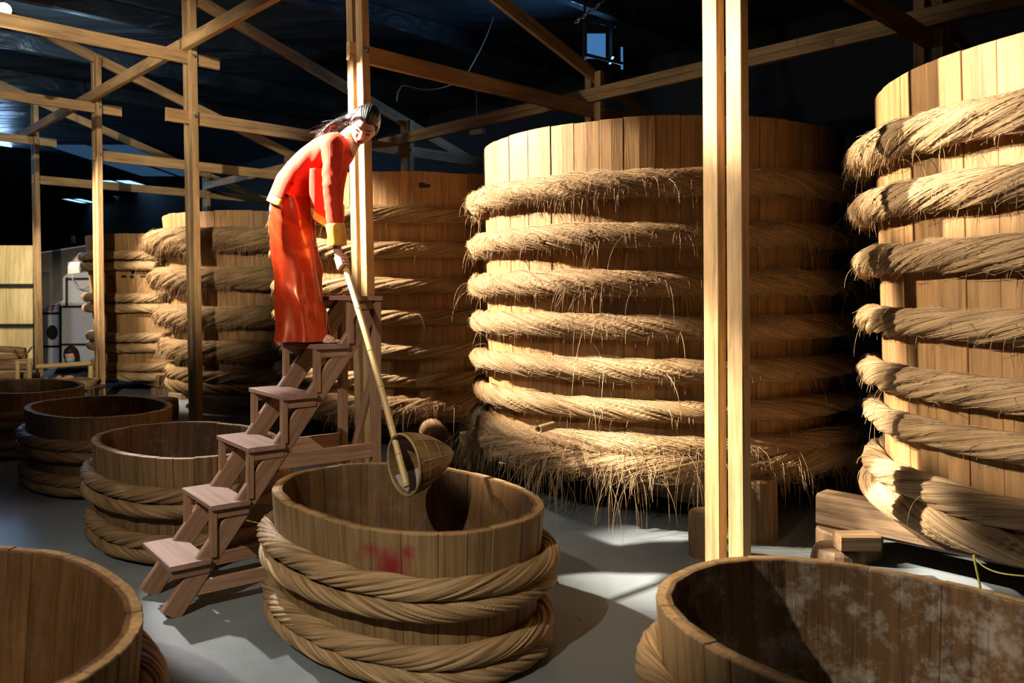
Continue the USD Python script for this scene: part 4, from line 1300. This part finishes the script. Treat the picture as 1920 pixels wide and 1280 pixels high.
ex = trimesh.creation.extrude_polygon(poly, 0.04, engine="earcut")
v = np.array(ex.vertices)
bd = np.column_stack([v[:, 0], BY + 0.04 - v[:, 2], v[:, 1]])
bd[:, 2] = np.maximum(bd[:, 2], 0.0)
sb = thing("display_board", "white display board with black panel lines and an oval, behind the masked person", "display board", at(120, 550, BY) * [1, 1, 0])
part(sb, "board", (bd, ex.faces), "board")
for a, b in (((125, 523), (190, 522)), ((125, 520), (125, 575)), ((113, 575), (200, 574)), ((113.5, 573), (113.5, 700)), ((62, 588), (113, 587)), ((62, 650), (113, 649)), ((113, 646), (205, 645))):
    p, q = at(*a, BY - 0.012), at(*b, BY - 0.012)
    bpart(sb, "panel_line", p, q, 0.045 if a[0] == b[0] else 0.02, 0.02 if a[0] == b[0] else 0.045, "black", xdir=(1, 0, 0) if a[0] == b[0] else None, ch=0.002)
ov = trimesh.creation.cylinder(radius=1, height=0.012, sections=32)
v = np.array(ov.vertices)
c = at(98, 623, BY - 0.01)
part(sb, "oval", (np.column_stack([c[0] + v[:, 0] * 0.115, c[1] + v[:, 2], c[2] + v[:, 1] * 0.155]), ov.faces[:, ::-1]), "black")
c = at(96, 578, BY - 0.008)
ink = []
for a, b in (((-.08, .03), (.09, .05)), ((-.06, -.03), (.07, .0)), ((.0, -.07), (.05, .08))):
    ink.append(board(c + [a[0], 0, a[1]], c + [b[0], 0, b[1]], 0.008, 0.028)[0])
part(sb, "red_writing", join(*ink), "redink", label="small red mark")
# lit notice and its lamp
nt = thing("notice", "small bright square notice under a spotlight on the grey wall", "notice", at(138, 512, PYW - 0.03))
bpart(nt, "sheet", at(138, 514, PYW - .03), at(138, 491, PYW - .03), 0.25, 0.02, "paper", xdir=(1, 0, 0))
bpart(nt, "edge", at(150, 514, PYW - .032), at(150, 491, PYW - .032), 0.02, 0.024, "mask", xdir=(1, 0, 0), label="teal edge")
lp = at(138, 456, PYW - 0.16)
dl = thing("wall_spotlight", "small black spotlight shining down the grey wall on the notice", "lamp", lp)
tpart(dl, "housing", [lp + [0, 0, .16], lp + [0, .02, .0]], [.05, .055], "black", 16)
tpart(dl, "bracket", [lp + [0, 0, .12], lp + [0, .15, .14]], .012, "black", 6)
spot("notice_light", lp + [0, 0.03, -0.03], lp + [0, 0.10, -0.9], 16, 24, 0.3, (1, 0.88, 0.66), 0.02)
tpart(Node("/World", (0, 0, 0), None), "cable", spline([at(134, 514, 17.2), at(139, 530, 16.9), at(150, 540, 16.85), at(162, 538, 16.85), at(172, 526, 16.9)], 24), 0.018, "cable", 6)
tag(stage.GetPrimAtPath("/World/cable"), "pale cable drooping from the bright notice", "cable")

# wood pile
rng = np.random.default_rng(3)
k = 0
PILE = [(703, 12.3, 0), (690, 12.35, 0), (678, 12.4, 0), (668, 12.45, 0), (658, 12.5, 0)]
for r_, (y, Y, _) in enumerate(PILE):
    for j in range(1 if r_ else 2):
        p, q = at(-60 + rng.uniform(-10, 20), y + rng.uniform(-2, 2), Y - 0.2 * j), at(62 - 6 * r_ + rng.uniform(-10, 12), y + rng.uniform(-3, 3), Y - 0.2 * j)
        pts = spline([p, (p + q) / 2 + rng.normal(0, .02, 3), q], 8)
        r0 = rng.uniform(.04, .055)
        (vf, rest) = tube(pts, r0, 10)
        lone("firewood_log", ("lowest back", "lowest front", "second", "third", "fourth", "topmost")[k] + " dry branch in the wood pile by the mat screen", "log", vf, "sleeper", smooth=True, rest=rest, tone=2.2, group="branches in the wood pile")
        k += 1
vf, rest = tube(spline([at(28, 656, 12.3), at(40, 668, 12.2), at(60, 650, 12.2)], 10), .015, 6)
lone("twig", "thin forked twig sticking out on top of the wood pile", "twig", vf, "sleeper", smooth=True, rest=rest, tone=1.2)
pb, pbt = at(6, 700, 12.6) * [1, 1, 0], at(6, 652, 12.6)
vf, rest = board(pb, pbt, 0.5, 0.5)
vb = at(0, 0, 12.9)
bk = thing("pile_rest", "low rough timber trestle carrying the wood pile", "trestle", pb)
for xx in (-50, 40):
    q = at(xx, 712, 12.35)
    bpart(bk, "leg", q * [1, 1, 0], q, .08, .08, "sleeper")
bpart(bk, "bearer", at(-55, 714, 12.2), at(50, 714, 12.2), .3, .06, "sleeper")

# bamboo rack
RY = 11.74
rk = thing("bamboo_rack", "pale bamboo rail on short bamboo legs in front of the masked person", "rack", at(60, 550, RY) * [1, 1, 0])
for x, y in ((33, 676), (55, 672), (170, 678)):
    q = at(x, y, RY)
    tpart(rk, "leg", [q * [1, 1, 0], q * [1, 1, .5], q], .035, "bamboo", 10)
tpart(rk, "top_bar", [at(28, 681, RY), at(62, 678, RY)], .03, "bamboo", 10)
tpart(rk, "rail", [at(70, 687, RY - .05), at(120, 684, RY - .05), at(171, 680, RY - .05)], .036, "bamboo", 10)
tpart(rk, "rail", [at(70, 735, RY - .05), at(120, 734, RY - .05), at(171, 732, RY - .05)], .03, "bamboo", 10)

# basket of beans on a low stool
bq = at(146, 721, 11.25)
lowst = thing("low_stool", "low wooden stool under the basket of beans", "stool", bq * [1, 1, 0])
bpart(lowst, "seat", bq + [-.28, 0, -.03], bq + [.28, 0, -.03], .4, .03, "sleeper")
for a in (-.24, .24):
    for b in (-.15, .15):
        bpart(lowst, "leg", (bq + [a, b, 0]) * [1, 1, 0], bq + [a, b, -.045], .04, .04, "sleeper")
bsk = thing("shallow_basket", "round shallow basket of brown beans in front of the masked person", "basket", bq)
prof = np.array([(0, 0), (.22, 0), (.28, .09), (.27, .09), (.215, .012), (0, .012)])
cy = trimesh.creation.revolve(prof, sections=32)
part(bsk, "basket_wall", (np.array(cy.vertices) + bq + [0, 0, -.014], cy.faces), "cane", rest=np.array(cy.vertices))
cy = trimesh.creation.icosphere(3)
v = np.array(cy.vertices) * [.225, .225, .05]
v += (meshkit.noise(np.array(cy.vertices) * 9, 3)[:, None] - .5) * [0, 0, .03]
part(bsk, "beans", (v + bq + [0, 0, .04], cy.faces), "grain", smooth=True, kind="stuff")

# seated person with a mask
PO = at(141, 550, 12.2) * [1, 1, 0]
pp = thing("person", "seated dark-haired person in dark clothes and a blue face mask, sorting beans", "person", PO)


def s_(*p):
    return PO + np.array(p, float)


bd = chain([(s_(0, .05, .28), .13), (s_(0, .0, .45), .12), (s_(0, -.05, .52), .09)]) + chain([(s_(0, -.05, .5), .05), (s_(0, -.1, .62), .05)])
for sx in (-1, 1):
    bd += chain([(s_(.15 * sx, -.03, .48), .055), (s_(.2 * sx, -.16, .34), .045), (s_(.02 + .05 * sx, -.36, .36), .028)])
    h_ = s_(.02 + .05 * sx, -.40, .355)
    bd += chain([(s_(.02 + .05 * sx, -.36, .36), .024), (h_, .024)])
    for j in range(4):
        bd += chain([(h_ + [(j - 1.5) * .014, -.01, 0], .009), (h_ + [(j - 1.5) * .017, -.05, -.01], .0085), (h_ + [(j - 1.5) * .016, -.075, -.035], .007)])
    bd += chain([(h_ + [-.02 * sx, .0, 0], .011), (h_ + [-.045 * sx, -.035, -.01], .009)])
    bd += chain([(s_(.09 * sx, .05, .25), .085), (s_(.18 * sx, -.26, .30), .07), (s_(.15 * sx, -.2, .06), .05), (s_(.15 * sx, -.3, .035), .035)])
bm = body_mesh(bd, 0.016, 6)
hc = s_(.02, -.14, .665)
F_ = np.array([.05, -.93, -.32]); F_ /= np.linalg.norm(F_)
Up = np.array([0, -.32, .93]); Up -= np.dot(Up, F_) * F_; Up /= np.linalg.norm(Up)
Lf = np.cross(Up, F_)
B_ = np.array([Lf, F_, Up])
hv = hc + head_point(ico.vertices) * 1.12 @ B_
bnode = part(pp, "body", join((bm.vertices, bm.faces), (hv, ico.faces)), "skin", smooth=True, tone=1.0)
cl = chain([(s_(0, .05, .28), .15), (s_(0, .0, .44), .145), (s_(0, -.04, .52), .10)])
for sx in (-1, 1):
    cl += chain([(s_(.15 * sx, -.03, .48), .072), (s_(.2 * sx, -.16, .34), .06), (s_(.09 * sx + .01, -.28, .35), .05)])
c_ = body_mesh(cl, 0.016, 8)
part(pp, "jacket", (c_.vertices, c_.faces), "navy", smooth=True, tone=1.0)
cl = []
for sx in (-1, 1):
    cl += chain([(s_(.09 * sx, .05, .25), .105), (s_(.18 * sx, -.26, .30), .088), (s_(.15 * sx, -.2, .08), .062)])
c_ = body_mesh(cl, 0.018, 8)
part(pp, "trousers", (c_.vertices, c_.faces), "blue", smooth=True, tone=1.0)
d = np.array(ico.vertices)
face = np.clip((d[:, 1] - .45) / .15, 0, 1) * np.clip((.62 - d[:, 2]) / .15, 0, 1)
hv2 = head_point(d) * 1.12
low = np.clip(-d[:, 2], 0, 1) * (d[:, 1] < .3)
hv2 = hv2 * ((1.24 + .25 * low) * (1 - face) + .88 * face)[:, None]
hv2[:, 2] -= .13 * low
hn = part(pp, "hair", (hc + hv2 @ B_, ico.faces), "brownhair", smooth=True, tone=1.0)
gl, gu = np.meshgrid(np.linspace(-.062, .062, 15), np.linspace(-.10, -.018, 9), indexing="ij")
Gm = np.zeros(gl.shape + (3,))
for i in range(15):
    for j in range(9):
        uu = gu[i, j] / .112
        kl = .074 * (1 - .33 * max(0, -uu) ** 1.3)
        ll = np.clip(gl[i, j] / .062 * .92, -1, 1) * math.sqrt(max(.02, 1 - uu * uu))
        f_ = math.sqrt(max(.02, 1 - uu * uu - ll * ll))
        q = head_point([(ll, f_, uu)])[0] * 1.12
        q[1] += .012
        Gm[i, j] = hc + q @ B_
part(pp, "face_mask", shell(Gm, .003), "mask", smooth=True, tone=1.0)
for sx in (-1, 1):
    e = hc + head_point([(sx * .42, .9, .02)])[0] * 1.13 @ B_
    tpart(bnode, "eye", [e - Lf * .013, e, e + Lf * .013], [.001, .004, .001], "eye", 6, tone=1.0)
sq = s_(0, .05, .14)
so = thing("low_stool", "low round stool the masked person sits on", "stool", sq * [1, 1, 0])
tpart(so, "seat", [sq - [0, 0, .03], sq], .15, "sleeper", 20)
for a in range(3):
    q = sq + [.1 * math.cos(a * 2.1), .1 * math.sin(a * 2.1), -.03]
    tpart(so, "leg", [q * [1, 1, 0], q], .018, "sleeper", 8)

# ------------------------------------------------------------------ overhead: lamps, skylights, vent, cable, chain
LP = np.array(LAMP)
dv = np.array([0.62, -0.72, -0.30]); dv /= np.linalg.norm(dv)
hl_ = thing("track_spotlight", "glaring track spotlight at the top left corner", "lamp", LP)
tpart(hl_, "housing", [LP - dv * .26, LP - dv * .10, LP - dv * .09, LP - dv * .03], [.06, .065, .075, .078], "black", 20)
tpart(hl_, "lens", [LP - dv * .029, LP - dv * .012], [.068, .066], "lampglow", 20, label="glowing lens")
tpart(hl_, "stem", [LP - dv * .18, LP - dv * .18 + [0, 0, CEIL - LP[2] + dv[2] * .18]], .014, "black", 8)
for y0, y1, x0, x1, m_ in ((336, 357, 214, 281, "skyblue"), (371, 380, 130, 172, "skyblue"), (366, 377, 229, 274, "skyblue"), (268, 330, 180, 340, "skydim")):
    z = CEIL - 0.03
    ya, yb = (EYE - z) * 1500 / (y0 - 550), (EYE - z) * 1500 / (y1 - 550)
    xm0, xm1 = (x0 - 960) / 1500 * (ya + yb) / 2, (x1 - 960) / 1500 * (ya + yb) / 2
    c = np.array([(xm0 + xm1) / 2, (ya + yb) / 2, z])
    t = thing("window", None, None, c, kind="structure")
    bpart(t, "pane", [xm0, c[1], z], [xm1, c[1], z], abs(yb - ya), 0.02, m_)
    for yy in (ya, yb):
        bpart(t, "frame", [xm0 - .1, yy, z], [xm1 + .1, yy, z], 0.12, 0.08, "black")
    for xx in (xm0, (xm0 + xm1) / 2, xm1):
        bpart(t, "frame", [xx, ya, z], [xx, yb, z], 0.1, 0.08, "black")
vb = at(1138, 80, 10.8)
vt = thing("vent_box", "small dark roof vent box glowing blue inside, high above the half-shadowed vat", "vent", vb)
bpart(vt, "glow_panel", vb + [-.13, .15, -.17], vb + [-.13, .15, .17], .26, .01, "ventglow", xdir=(1, 0, 0), label="blue daylight panel")
bpart(vt, "side", vb + [-.30, 0, -.24], vb + [-.30, 0, .24], .03, .36, "black", xdir=(1, 0, 0))
bpart(vt, "side", vb + [.06, 0, -.24], vb + [.06, 0, .24], .03, .36, "black", xdir=(1, 0, 0))
bpart(vt, "flap", vb + [-.32, -.12, -.19], vb + [.2, -.12, -.32], .03, .04, "black")
bpart(vt, "flap", vb + [-.32, -.12, .27], vb + [.1, -.12, .19], .03, .04, "black")
bpart(vt, "slit", vb + [.205, 0, -.36], vb + [.20, 0, -.06], .03, .02, "ventglow", xdir=(1, 0, 0), label="bright blue slit")
bpart(vt, "hanger", vb + [-.30, 0, .24], [vb[0] - .30, vb[1], CEIL], .03, .03, "black")
cb = spline([at(744, 190, 9.8), at(746, 172, 9.8), at(752, 162, 9.8), at(775, 164, 9.9), at(805, 168, 10.0), at(842, 160, 10.2), at(875, 140, 11.2), at(915, 60, 12.2), at(930, 0, 12.6)], 40)
vf, rest = tube(cb, .009, 6)
lone("cable", "thin pale cable curling down under the dark roof, right of the woman's head", "cable", vf, "cable", smooth=True, rest=rest)
fl = at(893, 252, 10.6)
fd = thing("floodlight", "small unlit grey floodlight hanging under the rear rail", "lamp", fl)
bpart(fd, "housing", fl + [-.10, 0, .02], fl + [.10, 0, .04], .10, .09, "stone", ch=.02)
bpart(fd, "glass", fl + [-.08, -.055, .015], fl + [.08, -.055, .03], .012, .07, "paper")
tpart(fd, "bracket", [fl + [-.11, 0, .02], fl + [-.11, 0, .12], fl + [.11, 0, .13], fl + [.11, 0, .03]], .008, "black", 6)
tpart(fd, "hanger", [fl + [0, 0, .12], fl + [0, 0, .9]], .008, "black", 6)
ch = thing("hanging_chain", "slack grey metal chain under the dark roof, top centre right", "chain", at(1110, 22, 8.0))
for i in range(8):
    p = at(1084 + 6.2 * i, 38 - 4.6 * i, 8.0)
    tpart(ch, "link", [p + np.array([.034 * math.cos(a), .018 * math.sin(a) if i % 2 else 0, .016 * (math.sin(a) if not i % 2 else 0) + .025 * math.cos(a)]) for a in np.linspace(0, 2 * np.pi, 13)], .005, "steel", 6)
pj = at(1084 + 6.2 * 7.5, 38 - 4.6 * 7.5, 8.0)
tpart(ch, "hook_rod", [pj, [pj[0] + .1, pj[1], CEIL]], .006, "steel", 6)
# dark ceiling ribs
for i in range(9):
    uu = -3 + i * 2.6
    a, b = un(uu, -2.0, CEIL - .14), un(uu, WALLN - .1, CEIL - .14)
    vf, rest = board(a, b, .14, .28, ch=.01)
    lone("roof_joist", None, None, vf, "ceiling", rest=rest, kind="structure")

# ------------------------------------------------------------------ small things
tw = at(1039, 1094, 4.41); tw[2] = .006
lone("twig", "short brown twig lying on the grey floor right of the red-marked tub", "twig", tube([tw + [-.02, -.02, 0], tw + [.02, .02, 0]], .005, 6)[0], "sleeper", smooth=True)
rng = np.random.default_rng(8)
ps = []
for _ in range(90):
    p = np.array([rng.uniform(.1, 2.0), rng.uniform(3.6, 6.0), .003])
    a, L_ = rng.uniform(0, 6.3), rng.uniform(.02, .12)
    d_ = np.array([math.cos(a), math.sin(a), 0]) * L_
    ps.append([p, p + d_ * .5 + [0, 0, .004], p + d_])
curves(Node("/World", (0, 0, 0), None), "straw_litter", ps, .002, "straw")
tag(stage.GetPrimAtPath("/World/straw_litter"), "bits of straw scattered on the floor before the half-shadowed vat", "straw", kind="stuff")
rd = spline([at(437, 969, 4.22), at(470, 977, 4.15), at(505, 985, 4.08)], 8)
lone("reed", "thin pale reed poking from the steps towards the red-marked tub", "reed", tube(rd, .0035, 6)[0], "straw", smooth=True)
sm = spline([at(1826, 1040, 3.3), at(1830, 1062, 3.3), at(1834, 1080, 3.3), at(1838, 1104, 3.3)], 12)
stn = thing("plant_stem", "yellow-green plant stem dangling from the lowest rope of the right-hand vat", "stem", sm[0])
tpart(stn, "stalk", sm, .005, "stem", 6)
tpart(stn, "tendril", spline([at(1828, 1045, 3.3), at(1850, 1065, 3.25), at(1880, 1075, 3.2), at(1925, 1080, 3.15)], 16), .003, "stem", 6)
for i, (x, y, Y, r) in enumerate(((150, 748, 11.2, .08), (164, 747, 11.0, .06), (143, 752, 11.0, .05))):
    ic = trimesh.creation.icosphere(2)
    v = np.array(ic.vertices) * [r, r, r * .7] * (1 + .3 * (meshkit.noise(np.array(ic.vertices) * 2 + i, 3)[:, None] - .5))
    q = at(x, y, Y); q[2] = r * .6
    lone("stone", ("largest", "middle", "smallest")[i] + " of three grey stones behind the third tub", "stone", (v + q, ic.faces), "stone", smooth=True, group="grey stones")
